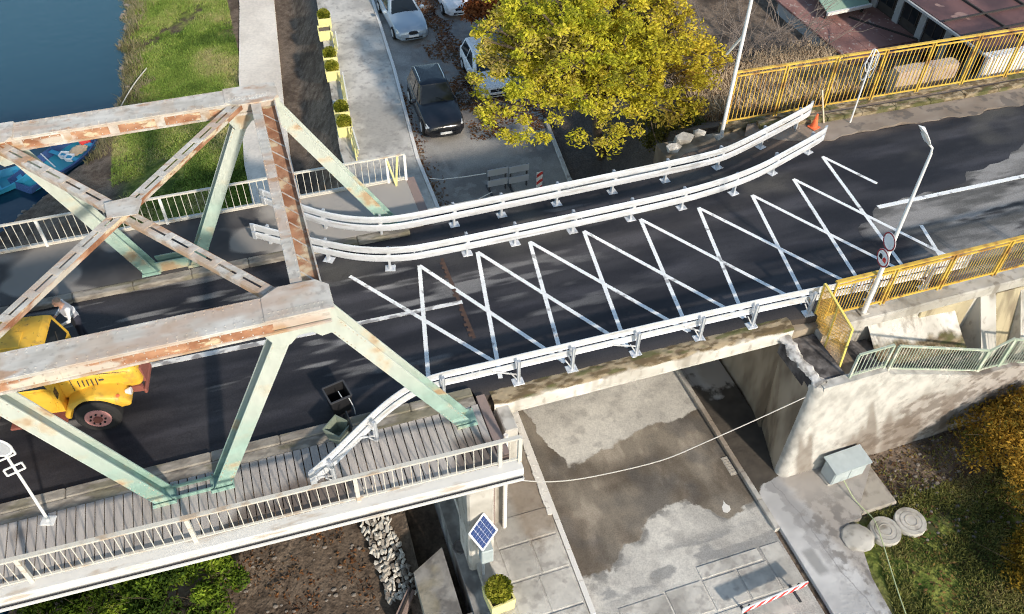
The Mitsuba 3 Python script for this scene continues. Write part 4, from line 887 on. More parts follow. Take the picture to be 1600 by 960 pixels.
put('bonnet', TR(blob([((-.62, s * .46, 1.46), .2, (1, 1, 1)) for s in (1, -1)] + [((-.62, s * .52, .95), .14, (1, 1, 1)) for s in (1, -1)] + [((.82, s * .34, 1.28), .20, (1, 1, 1)) for s in (1, -1)] + [((.92, s * .36, .92), .14, (1, 1, 1)) for s in (1, -1)] + [((-.6, 0, 1.60), .12, (1, 1, 1)), ((.75, 0, 1.42), .12, (1, 1, 1))])), 'truck_yellow', t, smooth=30)
put('bonnet_hinge', TR(bar((-.60, 0, 1.722), (.76, 0, 1.542), .03, .02)), 'steel_brown', t)
for s in (1, -1):
    cyl = disc((0, s * .85, .5), (0, 1, 0), .60, .9, 36)
    put('fender', TR(blob([((-.42, s * yy_, .88), .16, (1, 1, 1)) for yy_ in (.6, .92)] + [((-.62, s * yy_, .62), .10, (1, 1, 1)) for yy_ in (.6, .95)] + [((.10, s * yy_, 1.06), .14, (1, 1, 1)) for yy_ in (.58, .90)] + [((.52, s * yy_, .92), .15, (1, 1, 1)) for yy_ in (.56, .88)] + [((.72, s * yy_, .72), .08, (1, 1, 1)) for yy_ in (.56, .88)], [cyl])), 'truck_yellow', t, smooth=30)
    for ax in (0, -3.6):
        wk = put('wheel', TR(tube([(ax, s * .76, .5), (ax, s * .79, .5), (ax, s * 1.03, .5), (ax, s * 1.08, .5)], [.42, .52, .52, .44], 28)), 'rubber', t)
        put('rim', TR(tube([(ax, s * 1.05, .5), (ax, s * 1.095, .5), (ax, s * 1.10, .5)], [.31, .30, .22], 24)), 'hub_pink', wk)
        put('hub', TR(disc((ax, s * 1.11, .5), (0, 1, 0), .10, .08, 14)), 'truck_red', wk)
        tag(put('wheel_nut', [TR(disc((ax + .17 * math.cos(q), s * 1.11, .5 + .17 * math.sin(q)), (0, 1, 0), .025, .05, 6)) for q in np.arange(8) * math.pi / 4], 'rubber', wk), kind='stuff')
    put('headlight', TR(tube([(.70, s * .72, .93), (.82, s * .72, .93), (.84, s * .72, .93)], [.05, .10, .085], 16)), 'lamp_lens', t)
    put('chassis_rail', TR(box(-5.4, 1.0, min(s * .36, s * .44), max(s * .36, s * .44), .55, .75)), 'truck_red', t)
    put('running_board', TR(rbox(-2.0, -.72, min(s * .6, s * 1.04), max(s * .6, s * 1.04), .40, .46, .015)), 'truck_red', t)
    put('mirror', TR(hull([(-.55, s * 1.05, 1.5), (-.55, s * 1.22, 1.5), (-.55, s * 1.05, 1.78), (-.55, s * 1.22, 1.78), (-.6, s * 1.13, 1.64)])), 'black_plastic', t)
put('radiator_grille', TR(rbox(1.00, 1.075, -.30, .30, .72, 1.22, .02)), 'truck_red', t)
put('bumper', TR(rbox(.98, 1.06, -.45, .45, .44, .60, .03)), 'truck_red', t)
for s in (1, -1):
    put('panel_seam', TR(bar((-.55, s * .625, 1.58), (.85, s * .50, 1.38), .014, .014)), 'steel_dark', t)
    put('panel_seam', TR(bar((-.40, s * .65, 1.1), (-.40, s * .645, 1.5), .014, .014)), 'steel_dark', t)
    put('bonnet_latch', TR(rbox(.18, .30, min(s * .555, s * .60), max(s * .545, s * .61), 1.27, 1.33, .008)), 'steel_dark', t)
    for k in range(5): put('vent_slot', TR(bar((-.25 + .1 * k, s * .645, 1.20), (-.25 + .1 * k, s * .632, 1.40), .02, .02)), 'steel_dark', t)
    put('indicator', TR(rbox(.55, .63, min(s * .90, s * .98), max(s * .90, s * .98), 1.02, 1.09, .02)), 'orange_plastic', t)
    put('wiper', TR(bar((-.645, s * .12, 1.62), (-.73, s * .5, 2.0), .02, .02)), 'rubber', t)
    put('step', TR(rbox(-1.7, -.95, min(s * .95, s * 1.12), max(s * .95, s * 1.12), .52, .56, .01)), 'steel_dark', t)
cab = hull([(x_, s * .92, z) for s in (1, -1) for x_, z in ((-2.0, .72), (-.68, .72), (-.66, 1.55), (-2.0, 1.55))] + [(x_, s * .80, z) for s in (1, -1) for x_, z in ((-.80, 2.26), (-2.0, 2.26))] + [(x_, s * .70, 2.38) for s in (1, -1) for x_ in (-.90, -1.92)])
put('cab', TR(cab), 'truck_yellow', t, smooth=25)
put('roof_hatch', TR(rbox(-1.72, -1.25, -.28, .22, 2.37, 2.40, .01)), 'truck_yellow', t)
put('windscreen', TR(hull([(-.655, s * .80, 1.60) for s in (1, -1)] + [(-.785, s * .72, 2.20) for s in (1, -1)] + [(-.70, s * .80, 1.60) for s in (1, -1)] + [(-.83, s * .72, 2.20) for s in (1, -1)])), 'dark_glass', t)
for s in (1, -1):
    dk = put('door', TR(hull([(x_, s * q, z) for x_, z in ((-1.85, .80), (-.80, .80), (-.78, 1.52), (-1.85, 1.52)) for q in (.90, .942)])), 'truck_yellow', t)
    put('handle', TR(bar((-1.72, s * .96, 1.36), (-1.58, s * .96, 1.36), .03, .03)), 'chrome', dk)
    put('side_window', TR(hull([(-1.80, s * .915, 1.58), (-.82, s * .915, 1.58), (-1.05, s * .815, 2.18), (-1.78, s * .815, 2.18), (-1.80, s * .88, 1.58), (-.82, s * .88, 1.58), (-1.05, s * .78, 2.18), (-1.78, s * .78, 2.18)])), 'dark_glass', t)
put('load_bed', [TR(box(-5.6, -2.15, -1.02, 1.02, .95, 1.03)), TR(box(-5.6, -2.15, -1.05, -1.0, 1.03, 1.55)), TR(box(-5.6, -2.15, 1.0, 1.05, 1.03, 1.55)), TR(box(-2.2, -2.15, -1.0, 1.0, 1.03, 1.62))], 'truck_yellow', t)
put('fuel_tank', TR(rbox(-3.0, -2.25, -.98, -.5, .48, .86, .06)), 'truck_red', t)
put('exhaust_stack', TR(tube([(-2.08, .6, 1.0), (-2.08, .6, 2.55)], .05, 10)), 'steel_brown', t)
tag(put('orange_tarpaulin', TR(lump((-3.1, .35, 1.22), (.8, .55, .22), 5, 3, .4)), 'orange_plastic'), 'crumpled orange load lying in the bed of the yellow lorry', 'tarpaulin')
# ---------------------------------------------------------------- the person on the bridge

def body(joints, bones, ref=.03, it=12):
    M = None
    for a, b in bones:
        (pa, ra), (pb, rb) = joints[a], joints[b]
        v = []
        for p_, r_ in ((pa, ra), (pb, rb)):
            s_ = trimesh.creation.icosphere(subdivisions=2, radius=r_); v.append(s_.vertices + np.asarray(p_))
        h = manifold3d.Manifold.hull_points(np.vstack(v).astype(np.float32))
        M = h if M is None else M + h
    M = M.refine_to_length(ref); mm = M.to_mesh()
    m = trimesh.Trimesh(mm.vert_properties[:, :3], mm.tri_verts)
    trimesh.smoothing.filter_taubin(m, iterations=it); return m
t = thing('person', 'person in grey vest and white sleeves leaning beside the yellow lorry', 'person')
PX = lambda m: at(m, -8.72, 5.62, 0, math.radians(205))          # local +x is the way the person faces
J = dict(hipL=((0, .09, .92), .105), hipR=((0, -.09, .92), .105), kneeL=((.06, .11, .50), .065), kneeR=((-.04, -.11, .50), .065), ankL=((.02, .12, .09), .045), ankR=((-.10, -.12, .09), .045), toeL=((.18, .14, .05), .04), toeR=((.06, -.14, .05), .04),
         waist=((.03, 0, 1.06), .13), chest=((.10, 0, 1.30), .145), shL=((.10, .19, 1.42), .072), shR=((.10, -.19, 1.42), .072), neck=((.15, 0, 1.50), .058), head0=((.20, 0, 1.60), .085), head1=((.22, 0, 1.67), .092),
         elL=((.16, .30, 1.16), .047), wrL=((.36, .22, 1.08), .034), elR=((.14, -.31, 1.15), .047), wrR=((.34, -.24, 1.06), .034))
put('trousers', PX(body(J, [('hipL', 'hipR'), ('hipL', 'kneeL'), ('hipR', 'kneeR'), ('kneeL', 'ankL'), ('kneeR', 'ankR'), ('hipL', 'waist'), ('hipR', 'waist')])), 'trouser_dark', t, smooth=True)
for q in 'LR': put('shoe', PX(body(J, [('ank' + q, 'toe' + q)])), 'rubber', t, smooth=True)
put('skin', PX(body(dict(J, nose=((.315, 0, 1.63), .018), chin=((.27, 0, 1.56), .045), earL=((.2, .092, 1.63), .022), earR=((.2, -.092, 1.63), .022)), [('chest', 'neck'), ('neck', 'head0'), ('head0', 'head1'), ('head0', 'chin'), ('head1', 'nose'), ('head1', 'earL'), ('head1', 'earR')], .015, 5)), 'skin', t, smooth=True)
for q, s in (('L', 1), ('R', -1)):
    put('sleeve', PX(body(J, [('sh' + q, 'el' + q), ('el' + q, 'wr' + q)])), 'shirt_white', t, smooth=True)
    w0 = V(*J['wr' + q][0]); hj = {'w': (w0, .033), 'p': (w0 + V(.07, -.01 * s, -.03), .034)}
    bn = [('w', 'p')]
    for k, (dy, ln) in enumerate(((-.03, .07), (-.01, .085), (.012, .08), (.032, .065))):
        hj['a%d' % k] = (w0 + V(.09, dy, -.035), .010); hj['b%d' % k] = (w0 + V(.09 + ln * .6, dy * 1.1, -.05), .009); hj['c%d' % k] = (w0 + V(.09 + ln * .8, dy * 1.1, -.085), .008); bn += [('a%d' % k, 'b%d' % k), ('b%d' % k, 'c%d' % k)]
        bn.append(('p', 'a%d' % k))
    hj['t0'] = (w0 + V(.04, -.04 * s, -.02), .012); hj['t1'] = (w0 + V(.10, -.06 * s, -.05), .010); bn += [('t0', 't1'), ('p', 't0')]
    put('hand', PX(body(hj, bn, .006, 3)), 'skin', t, smooth=True)
put('vest', PX(body({**J, 'c2': ((.10, 0, 1.30), .158), 'w2': ((.02, 0, 1.0), .142), 's1': ((.10, .15, 1.42), .075), 's2': ((.10, -.15, 1.42), .075)}, [('w2', 'c2'), ('c2', 's1'), ('c2', 's2'), ('s1', 's2')])), 'vest_grey', t, smooth=True)
put('reflective_band', PX(ring((.065, 0, 1.2), (.25, 0, 1), .14, .163, .05, 24)), 'shirt_white', t)
put('hair', PX(hull([p * V(.098, .094, .09) + V(.205, 0, 1.68) for p in trimesh.creation.icosphere(subdivisions=2).vertices if p[2] > -.15 and p[0] < .75])), 'hair_grey', t, smooth=True)
# ---------------------------------------------------------------- bins, cone, barriers
def openbox(w0, w1, h, t_=.025):
    o = hull([(sx * w0 / 2, sy * w0 / 2, 0) for sx in (1, -1) for sy in (1, -1)] + [(sx * w1 / 2, sy * w1 / 2, h) for sx in (1, -1) for sy in (1, -1)])
    i = hull([(sx * (w0 / 2 - t_), sy * (w0 / 2 - t_), t_) for sx in (1, -1) for sy in (1, -1)] + [(sx * (w1 / 2 - t_), sy * (w1 / 2 - t_), h + .01) for sx in (1, -1) for sy in (1, -1)])
    mk = lambda m: manifold3d.Manifold(manifold3d.Mesh(m.vertices.astype(np.float32), m.faces.astype(np.uint32)))
    r = (mk(o) - mk(i)).to_mesh(); return trimesh.Trimesh(r.vert_properties[:, :3], r.tri_verts, process=False)
t = thing('open_bin', 'black open bin with pale rim standing on the dark road', 'bin')
put('shell', at(openbox(.42, .54, .62), -2.74, 1.36, .002, .22), 'bin_black', t)
put('rim', [at(bar((a, b, .63), (c, d, .63), .04, .03), -2.74, 1.36, 0, .22) for a, b, c, d in ((-.27, -.27, .27, -.27), (.27, -.27, .27, .27), (.27, .27, -.27, .27), (-.27, .27, -.27, -.27))], 'steel_dark', t)
put('handle', at(tube(smoothpath([(.18, -.29, .60), (.2, -.36, .5), (.24, -.38, .3), (.24, -.4, .05)]), .014, 6), -2.74, 1.36, 0, .22), 'sign_grey', t)
put('handle', at(tube(smoothpath([(.05, -.20, .60), (.03, -.2, .66), (.03, -.02, .66)]), .012, 6), -2.74, 1.36, 0, .22), 'sign_grey', t)
t = thing('open_bin', 'grey green open bin standing askew behind the end of the near guard rail', 'bin')
put('shell', at(openbox(.34, .50, .48, .03), -2.92, .36, .13, .75), 'bin_green', t)
put('lid', at(bar((.27, -.25, .46), (.27, .25, .46), .03, .30, up=(.25, 0, 1)), -2.92, .36, .13, .1), 'bin_black', t)
t = thing('traffic_cone', 'orange traffic cone between the ends of the two guard rails', 'traffic cone')
put('base', at(rbox(-.17, .17, -.17, .17, 0, .04, .015), 15.5, 8.62, .036, .3), 'orange_plastic', t)
put('cone', at(tube([(0, 0, .04), (0, 0, .1), (0, 0, .54), (0, 0, .555)], [.13, .115, .03, .02], 20), 15.5, 8.62, .036), 'orange_plastic', t, smooth=30)
tag(put('wooden_stake', bar((16.0, 8.75, .03), (16.05, 9.4, 1.0), .05, .05), 'reed_pale'), 'thin pale wooden stake leaning behind the orange traffic cone', 'stake')
def stripes(parent, M, w, h, n, slant, mat='red_paint'):
    """slanting red bars set 4 mm proud of a white board lying in local x (width) and z (height)"""
    bd = Polygon([(0, 0), (w, 0), (w, h), (0, h)])
    for k in range(n):
        a = (k * 2 + .3) * w / (2 * n) if w > h else -slant + (k * 2 + .5) * (h + slant) / (2 * n)
        q = Polygon([(a, 0), (a + w / (2 * n), 0), (a + w / (2 * n) + slant, h), (a + slant, h)]) if w > h else Polygon([(0, a), (w, a + slant), (w, a + slant + h / (2 * n)), (0, a + h / (2 * n))])
        q = q.intersection(bd)
        if q.area > 1e-5:
            m = trimesh.creation.extrude_polygon(q, .004, engine='earcut'); v = m.vertices
            m.vertices = np.stack([v[:, 0], -v[:, 2], v[:, 1]], 1); put('stripe', M(m), mat, parent)
t = thing('barrier_board', 'red and white striped barrier board across the broken slabs below the bridge', 'barrier')
BM = lambda m: at(m, 6.02, -4.98, -4.36, math.radians(4))
put('board', BM(rbox(0, 2.05, .0, .05, 0, .22, .008)), 'sign_white', t); stripes(t, BM, 2.05, .22, 6, .16)
for x in (.25, 1.8): put('leg', [BM(bar((x, .08, .18), (x, .08, -.34), .04, .04)), BM(bar((x, -.22, -.32), (x, .3, -.32), .06, .03))], 'steel_dark', t)
t = thing('barrier_board', 'small upright red and white hazard panel at the end of the grey barrier', 'barrier')
BM = lambda m: at(m, 6.98, 13.6, -4.62, .05)
put('board', BM(rbox(0, .26, 0, .03, .15, 1.05, .006)), 'sign_white', t)
stripes(t, lambda m: BM(at(m, 0, 0, .15)), .26, .9, 3, .16)
put('foot', BM(rbox(-.08, .34, -.2, .25, -.06, .06, .02)), 'rubber', t)
t = thing('street_barrier', 'dark grey crowd barrier panels standing across the shaded street', 'barrier')
for (xa, xb, yy_) in ((5.15, 6.0, 14.35), (6.04, 6.9, 14.3)):
    for z in (-3.72, -4.25): put('panel', rbox(xa, xb, yy_ - .02, yy_ + .02, z - .17, z + .14, .005), 'barrier_grey', t)
    for x in (xa + .08, xb - .08): put('post', box(x - .03, x + .03, yy_ + .021, yy_ + .07, -4.69, -3.6), 'steel_dark', t)
    put('foot', box(xa + .05, xa + .13, yy_ - .4, yy_ + .45, -4.69, -4.64), 'steel_dark', t)
tag(put('barrier_tape', tube([(5.1, 14.4, -3.75), (4.3, 14.7, -3.95), (3.4, 15.0, -4.1), (2.9, 15.1, -4.0)], .018, 5), 'white_paint'), 'upper slack pale tape strung from the crowd barrier to the kerb', 'tape')
tag(put('barrier_tape', tube([(5.1, 13.6, -4.1), (4.2, 13.5, -4.35), (3.3, 13.4, -4.4), (2.4, 12.9, -4.1)], .018, 5), 'white_paint'), 'lower slack pale tape strung beside the bridge towards the kerb', 'tape')
# ---------------------------------------------------------------- lamp posts and signs
t = thing('street_lamp', 'tall white street lamp rising past the near yellow fence', 'street lamp')
put('pole', tube([(11.72, .18, .0), (11.72, .18, 1.2), (11.70, .20, 3.2), (11.72, .24, 5.35)], [.075, .062, .05, .036], 12), 'white_paint', t, smooth=40)
put('foot', at(rbox(-.14, .14, -.14, .14, 0, .05, .01), 11.72, .22, .03), 'concrete', t)
put('arm', tube([(11.72, .24, 5.33), (11.70, .25, 5.50), (11.60, .27, 5.60), (11.54, .28, 5.66)], .028, 8), 'white_paint', t)
put('lamp_head', hull([(11.58, .19, 5.62), (11.58, .37, 5.62), (11.30, .18, 5.99), (11.30, .42, 5.99), (11.12, .24, 6.17), (11.12, .38, 6.17), (11.56, .28, 5.74), (11.26, .30, 6.14)]), 'white_paint', t, smooth=20)
put('lens', hull([(11.50, .21, 5.66), (11.50, .35, 5.66), (11.26, .22, 5.97), (11.26, .38, 5.97), (11.36, .30, 5.78)]), 'lamp_lens', t)
plain('sign_red', (.33, .05, .06), .5)
def sign(label, z, x, y, glyph):
    t = thing('road_sign', label, 'road sign', None)
    nrm = V(-1, .10, 0) / math.hypot(1, .10); c = V(x, y, z)
    d, s, u = frame(nrm)
    put('plate', disc(c, nrm, .262, .014, 36), 'sign_grey', t)
    put('face', disc(c + nrm * .0085, nrm, .258, .004, 36), 'sign_white', t)
    put('border', ring(c + nrm * .0115, nrm, .215, .256, .006, 36), 'sign_red', t)
    for q in (-.12, .12): put('clamp', bar(c - nrm * .02 + V(0, 0, q), c - nrm * .09 + V(0, 0, q), .05, .03), 'galvanised_dull', t)
    for (poly, mat) in glyph:
        m = trimesh.creation.extrude_polygon(Polygon(poly), .005, engine='earcut'); v = m.vertices
        m.vertices = c + nrm * .010 + np.outer(v[:, 0], -s) + np.outer(v[:, 1], V(0, 0, 1)) + np.outer(v[:, 2], nrm)
        put('symbol', m, mat, t)
def carglyph(cx): return [(cx - .07, -.07), (cx + .07, -.07), (cx + .07, -.0), (cx + .045, .065), (cx - .045, .065), (cx - .07, -.0)]
sign('upper round road sign with red border and plain centre on the lamp post', 2.66, 11.60, .22, [])
sign('lower round road sign with red border and car symbols on the lamp post', 2.09, 11.62, .22, [(carglyph(-.085), 'red_paint'), (carglyph(.085), 'black_plastic')])
t = thing('sign_post', 'leaning white sign post on the plank walkway at the left edge', 'sign post')
put('pole', tube([(-9.42, .14, .1), (-9.36, .1, 1.6), (-9.30, .05, 3.6)], [.035, .03, .028], 10), 'white_paint', t)
put('foot', at(rbox(-.15, .15, -.12, .12, 0, .03, .006), -9.42, .14, .10, -.3), 'white_paint', t)
for z in (2.55, 2.05):
    put('bracket', [bar((-9.52, .04, z), (-9.18, .12, z + .02), .03, .03), bar((-9.52, .04, z + .2), (-9.18, .12, z + .22), .03, .03), bar((-9.52, .04, z), (-9.52, .04, z + .2), .03, .03), bar((-9.18, .12, z + .02), (-9.18, .12, z + .22), .03, .03)], 'white_paint', t)
put('plate', disc((-9.38, .02, 3.0), (.25, 1, .05), .3, .012, 32), 'sign_grey', t)
put('plate_rim', ring((-9.38, .02, 3.0), (.25, 1, .05), .27, .31, .024, 32), 'sign_white', t)
t = thing('utility_pole', 'tall thin pale pole at the corner of the far yellow fence', 'pole')
put('pole', tube([(12.32, 9.45, -.3), (12.32, 9.45, 4), (12.30, 9.45, 9.5)], [.068, .06, .045], 12), 'white_paint', t, smooth=40)
put('brace', bar((12.36, 9.5, 3.6), (12.62, 10.6, 2.3), .06, .06), 'white_paint', t)
t = thing('sign_post', 'slim white post with bent wire loops in front of the far yellow fence', 'sign post')
put('pole', tube([(16.93, 8.5, .03), (16.93, 8.5, 2.9)], .03, 8), 'white_paint', t)
put('wire_loop', tube([(16.93 + .2 * math.sin(q) * (1 + .3 * math.sin(3 * q)), 8.5 + .06 * math.cos(2 * q), 2.45 + .42 * math.cos(q)) for q in np.linspace(0, 2 * math.pi, 25)], .018, 5), 'white_paint', t)
put('wire_loop', tube([(16.80 + .13 * math.sin(q), 8.52, 2.1 + .36 * math.cos(q + .3)) for q in np.linspace(0, 2 * math.pi, 21)], .016, 5), 'galvanised_dull', t)
put('wire_loop', tube([(17.05 + .10 * math.sin(q), 8.45, 2.3 + .46 * math.cos(q - .3)) for q in np.linspace(0, 2 * math.pi, 21)], .016, 5), 'galvanised_dull', t)
# ---------------------------------------------------------------- solar panel, cabinet, well rings, cords
t = thing('solar_panel', 'tilted blue solar panel with white frame on a post beside the pier', 'solar panel')
q0, q1, q2, q3 = V(-.36, -1.70, -2.32), V(.12, -1.42, -2.02), V(.36, -1.82, -2.30), V(-.12, -2.10, -2.60)
nz = np.cross(q1 - q0, q3 - q0); nz /= np.linalg.norm(nz); nz = nz if nz[2] > 0 else -nz
put('backing', hull([p + nz * e for p in (q0, q1, q2, q3) for e in (-.03, 0)]), 'sign_white', t)
for i in range(4):
    for j in range(6):
        ip = lambda a, b: q0 + (q1 - q0) * a + (q3 - q0) * b
        a0, a1, b0_, b1_ = .05 + .9 * i / 4 + .008, .05 + .9 * (i + 1) / 4 - .008, .05 + .9 * j / 6 + .006, .05 + .9 * (j + 1) / 6 - .006
        put('cell', hull([ip(a, b) + nz * e for a in (a0, a1) for b in (b0_, b1_) for e in (0, .006)]), 'solar_cell', t)
for a, b in ((q0, q1), (q1, q2), (q2, q3), (q3, q0)): put('frame', bar(a, b, .03, .04, up=nz), 'sign_white', t)
put('post', tube([(.0, -1.76, -2.36), (.0, -1.74, -4.58)], .035, 8), 'galvanised_dull', t)
put('control_box', rbox(-.12, .20, -2.0, -1.70, -3.5, -2.9, .02), 'cabinet_grey', t)
t = thing('utility_cabinet', 'pale grey metal utility cabinet against the wing wall', 'cabinet')
CB = lambda m: at(m, 11.1, -1.92, -4.62, .05)
put('plinth', CB(rbox(-.62, .62, -.26, .22, -.1, .1, .02)), 'concrete', t)
put('body', CB(rbox(-.58, .58, -.30, .20, .1, .74, .02)), 'cabinet_grey', t)
put('lid', CB(hull([(-.64, -.38, .74), (.64, -.38, .74), (.64, .26, .80), (-.64, .26, .80), (-.64, -.38, .77), (.64, -.38, .77), (.64, .26, .84), (-.64, .26, .84)])), 'cabinet_grey', t)
for s in (-1, 1):
    put('door', CB(rbox(min(s * .01, s * .55), max(s * .01, s * .55), -.316, -.299, .14, .70, .006)), 'cabinet_grey', t)
struct('concrete_pad', rbox(10.85, 12.2, -3.3, -1.62, -4.8, -4.64, .05), 'pad_concrete')
def wellring(label, x, y, z, solid):
    t = thing('well_ring', label, 'concrete ring', None)
    r = .42
    if solid:
        m = lump((x, y, z + .13), (.46, .44, .11), 31, 3, .16, 2.6); put('block', m, 'concrete', t, smooth=40); return
    z = z - .26; r = .45
    put('wall', [tube([(x, y, z), (x, y, z + .36), (x, y, z + .38)], [r, r, r - .02], 36)], 'concrete', t, smooth=30)
    put('rim', ring((x, y, z + .395), (0, 0, 1), r * .70, r * .97, .03, 36), 'concrete', t)
    put('cover', disc((x + .01, y, z + .39), (0, 0, 1), r * .66, .03, 32), 'concrete', t)
    put('cover_ring', ring((x + .01, y, z + .407), (0, 0, 1), r * .36, r * .42, .02, 28), 'stone_mid', t)
wellring('left concrete ring, a rough pale lump with a knobbly top', 10.35, -3.95, -4.72, True)
wellring('middle concrete ring with a ridged cover, crossed by the thin cord', 11.27, -3.97, -4.76, False)
wellring('right concrete ring with a smooth pale lid on the grass', 12.13, -3.95, -4.74, False)
tag(put('power_cable', tube(smoothpath([(.98, -1.33, -1.05), (1.8, -1.33, -1.55), (2.65, -1.33, -1.84), (3.75, -1.33, -2.0), (4.7, -1.33, -2.08), (5.43, -1.33, -2.06), (6.33, -1.33, -1.80), (7.61, -1.33, -1.45), (9.2, -1.33, -.95)]), .016, 6), 'cable_grey'), 'thin pale cable sagging from the walkway end to the wing wall', 'cable')
tag(put('garden_cord', tube(smoothpath([(10.88, -2.32, -4.3), (10.95, -2.9, -4.56), (11.09, -3.38, -4.56), (11.05, -3.75, -4.44), (10.85, -4.5, -4.58), (10.45, -5.65, -4.62), (10.16, -6.6, -4.62), (10.05, -7.6, -4.62)]), .017, 6), 'cord_green'), 'thin yellow green cord running from the cabinet over the grass', 'cord')
put('paint_splash', prism([(7.18, -1.98), (7.30, -2.04), (7.42, -1.98), (7.45, -1.86), (7.38, -1.76), (7.36, -1.64), (7.31, -1.74), (7.22, -1.82)], -4.72, -4.694), 'kerb_pale', 'street')
# ---------------------------------------------------------------- leaves: helpers
def leaves(C_, n_, size, colfn, seed, droop=.4, aspect=.45, flat=.35):
    """leaf quads folded along the rib around the points C_, one colour each"""
    R = np.random.default_rng(seed)
    d = R.normal(size=(len(C_), 3)); d[:, 2] = d[:, 2] * flat - droop; d /= np.linalg.norm(d, axis=1)[:, None]
    w_ = np.cross(d, R.normal(size=d.shape)); w_ /= np.linalg.norm(w_, axis=1)[:, None]
    nn = np.cross(d, w_)
    nn *= np.where(nn[:, 2:] < 0, -1, 1)
    L = size * (.6 + .8 * R.random(len(C_)))[:, None]
    a, b = C_ - d * L * .5, C_ + d * L * .5
    m1, m2 = C_ + w_ * L * aspect * .5 - nn * L * .06, C_ - w_ * L * aspect * .5 - nn * L * .06
    v = np.stack([a, m1, b, m2], 1).reshape(-1, 3)
    i = np.arange(len(C_)) * 4
    f = np.vstack([np.stack([i, i + 1, i + 2], 1), np.stack([i, i + 2, i + 3], 1)])
    col = np.repeat(colfn(C_, R), 4, axis=0)
    return tm(v, f), np.clip(col, 0, 1)
def putleaves(name, mesh_col, parent=None, kind='stuff'):
    m, c = mesh_col
    k = K(name, parent); scene[k] = mikit.ply(m, 'leaf', smooth=False, color=c)
    if kind: tag(k, kind=kind)
    return k
def palette(cols, fr, seed):
    cols = np.array(cols, float)
    def fn(C_, R):
        q = meshkit.fbm(C_ * fr, 3, seed)
        q = np.clip((q - .25) / .5 + R.normal(0, .16, len(C_)), 0, .999) * (len(cols) - 1)
        i = q.astype(int); t_ = (q - i)[:, None]
        return (cols[i] * (1 - t_) + cols[np.minimum(i + 1, len(cols) - 1)] * t_) * (.75 + .5 * R.random(len(C_)))[:, None]
    return fn
def limbs(root, tips, r0, seed, forks=3):
    R = np.random.default_rng(seed); out = []
    for tp in tips:
        tp = np.asarray(tp, float); mid = root + (tp - root) * .5 + R.normal(0, .25, 3) + V(0, 0, .25)
        out.append(tube(smoothpath([root, mid, tp], it=2), [r0, r0 * .2], 6))
        for _ in range(forks):
            q = mid + (tp - mid) * R.random(); e = q + R.normal(0, .6, 3)
            out.append(tube([q, (q + e) / 2 + R.normal(0, .06, 3), e], [r0 * .3, r0 * .2, r0 * .08], 5))
    return out
def tree(name, label, cat, trunk0, crown, rad, nclump, per, size, cols, seed, clump_r=(.5, .9), group=None, r0=.2, shell=.45, lowcut=-.6, fr=.45, warm=None, gaps=()):
    t = thing(name, label, cat, group); R = np.random.default_rng(seed)
    c = np.asarray(crown, float); rad = np.asarray(rad, float)
    cl = []
    while len(cl) < nclump:
        p = R.normal(size=3); p /= np.linalg.norm(p)
        if p[2] < lowcut: continue
        k = (shell + (1 - shell) * R.random() ** .6) * (.75 + .5 * meshkit.fbm((p * 1.9 + seed)[None], 3, seed)[0])
        q = c + p * rad * k
        if any(np.linalg.norm(q - V(*g_)) < r_ for g_, r_ in gaps): continue
        cl.append(q)
    cl = np.array(cl)
    base = V(*trunk0); fork = V(trunk0[0] * .55 + c[0] * .45, trunk0[1] * .55 + c[1] * .45, c[2] - rad[2] * .55)
    put('trunk', tube(smoothpath([base, base * .5 + fork * .5 + R.normal(0, .12, 3), fork], it=2), list(np.linspace(r0, r0 * .7, 10)), 10), 'bark', t, smooth=40)
    tips = cl[R.permutation(len(cl))[:max(8, nclump // 5)]]
    put('limbs', limbs(fork, tips, r0 * .5, seed), 'bark', t, smooth=40)
    pts = []
    for q in cl:
        k = int(per * (.6 + .8 * R.random())); rr = clump_r[0] + (clump_r[1] - clump_r[0]) * R.random()
        p = R.normal(size=(k, 3)); p /= np.linalg.norm(p, axis=1)[:, None]
        p = p * (R.random(k) ** .45)[:, None] * V(rr, rr, rr * .62)
        p[:, 2] -= .25 * (p[:, 0] ** 2 + p[:, 1] ** 2) / rr
        pts.append(q + p)
    pts = np.vstack(pts)
    pal = palette(cols, fr, seed)
    putleaves('crown', leaves(pts, 0, size, (lambda C_, R_: np.clip(pal(C_, R_) + warm(C_), 0, 1)) if warm else pal, seed, .45), t)
    return t
tree('leafy_tree', 'large yellow green autumn tree beyond the guard rails', 'tree', (10.6, 15.3, -4.75), (9.25, 14.4, .6), (4.9, 4.0, 3.3), 620, 112, .15,
     [(.24, .23, .04), (.42, .43, .04), (.61, .57, .05), (.72, .62, .08), (.46, .37, .13)], 11, (.22, .56), r0=.24, fr=.55, shell=.25, lowcut=-.42,
     warm=lambda C_: np.clip((C_[:, 0] - 8.5) / 5.5, 0, 1)[:, None] * np.array([.09, -.03, .005]), gaps=[((5.2, 13.2, 1.1), .85), ((5.7, 14.8, .1), .8), ((4.9, 11.8, 2.0), .7)])
tree('leafy_tree', 'small reddish brown tree behind the yellow tree at the top edge', 'tree', (9.7, 25.2, -4.75), (9.5, 25.2, -2.2), (1.9, 1.8, 1.7), 60, 150, .17,
     [(.16, .05, .02), (.27, .085, .03), (.34, .13, .05), (.2, .09, .04)], 21, (.35, .6), r0=.1)
tree('autumn_bush', 'large orange and olive bush at the lower right edge', 'bush', (16.2, -4.1, -4.75), (16.5, -3.9, -3.7), (1.95, 2.7, 1.4), 95, 260, .12,
     [(.10, .11, .03), (.24, .19, .04), (.46, .26, .04), (.55, .34, .06), (.28, .23, .06)], 31, (.35, .65), r0=.06, lowcut=-.2, fr=.8)
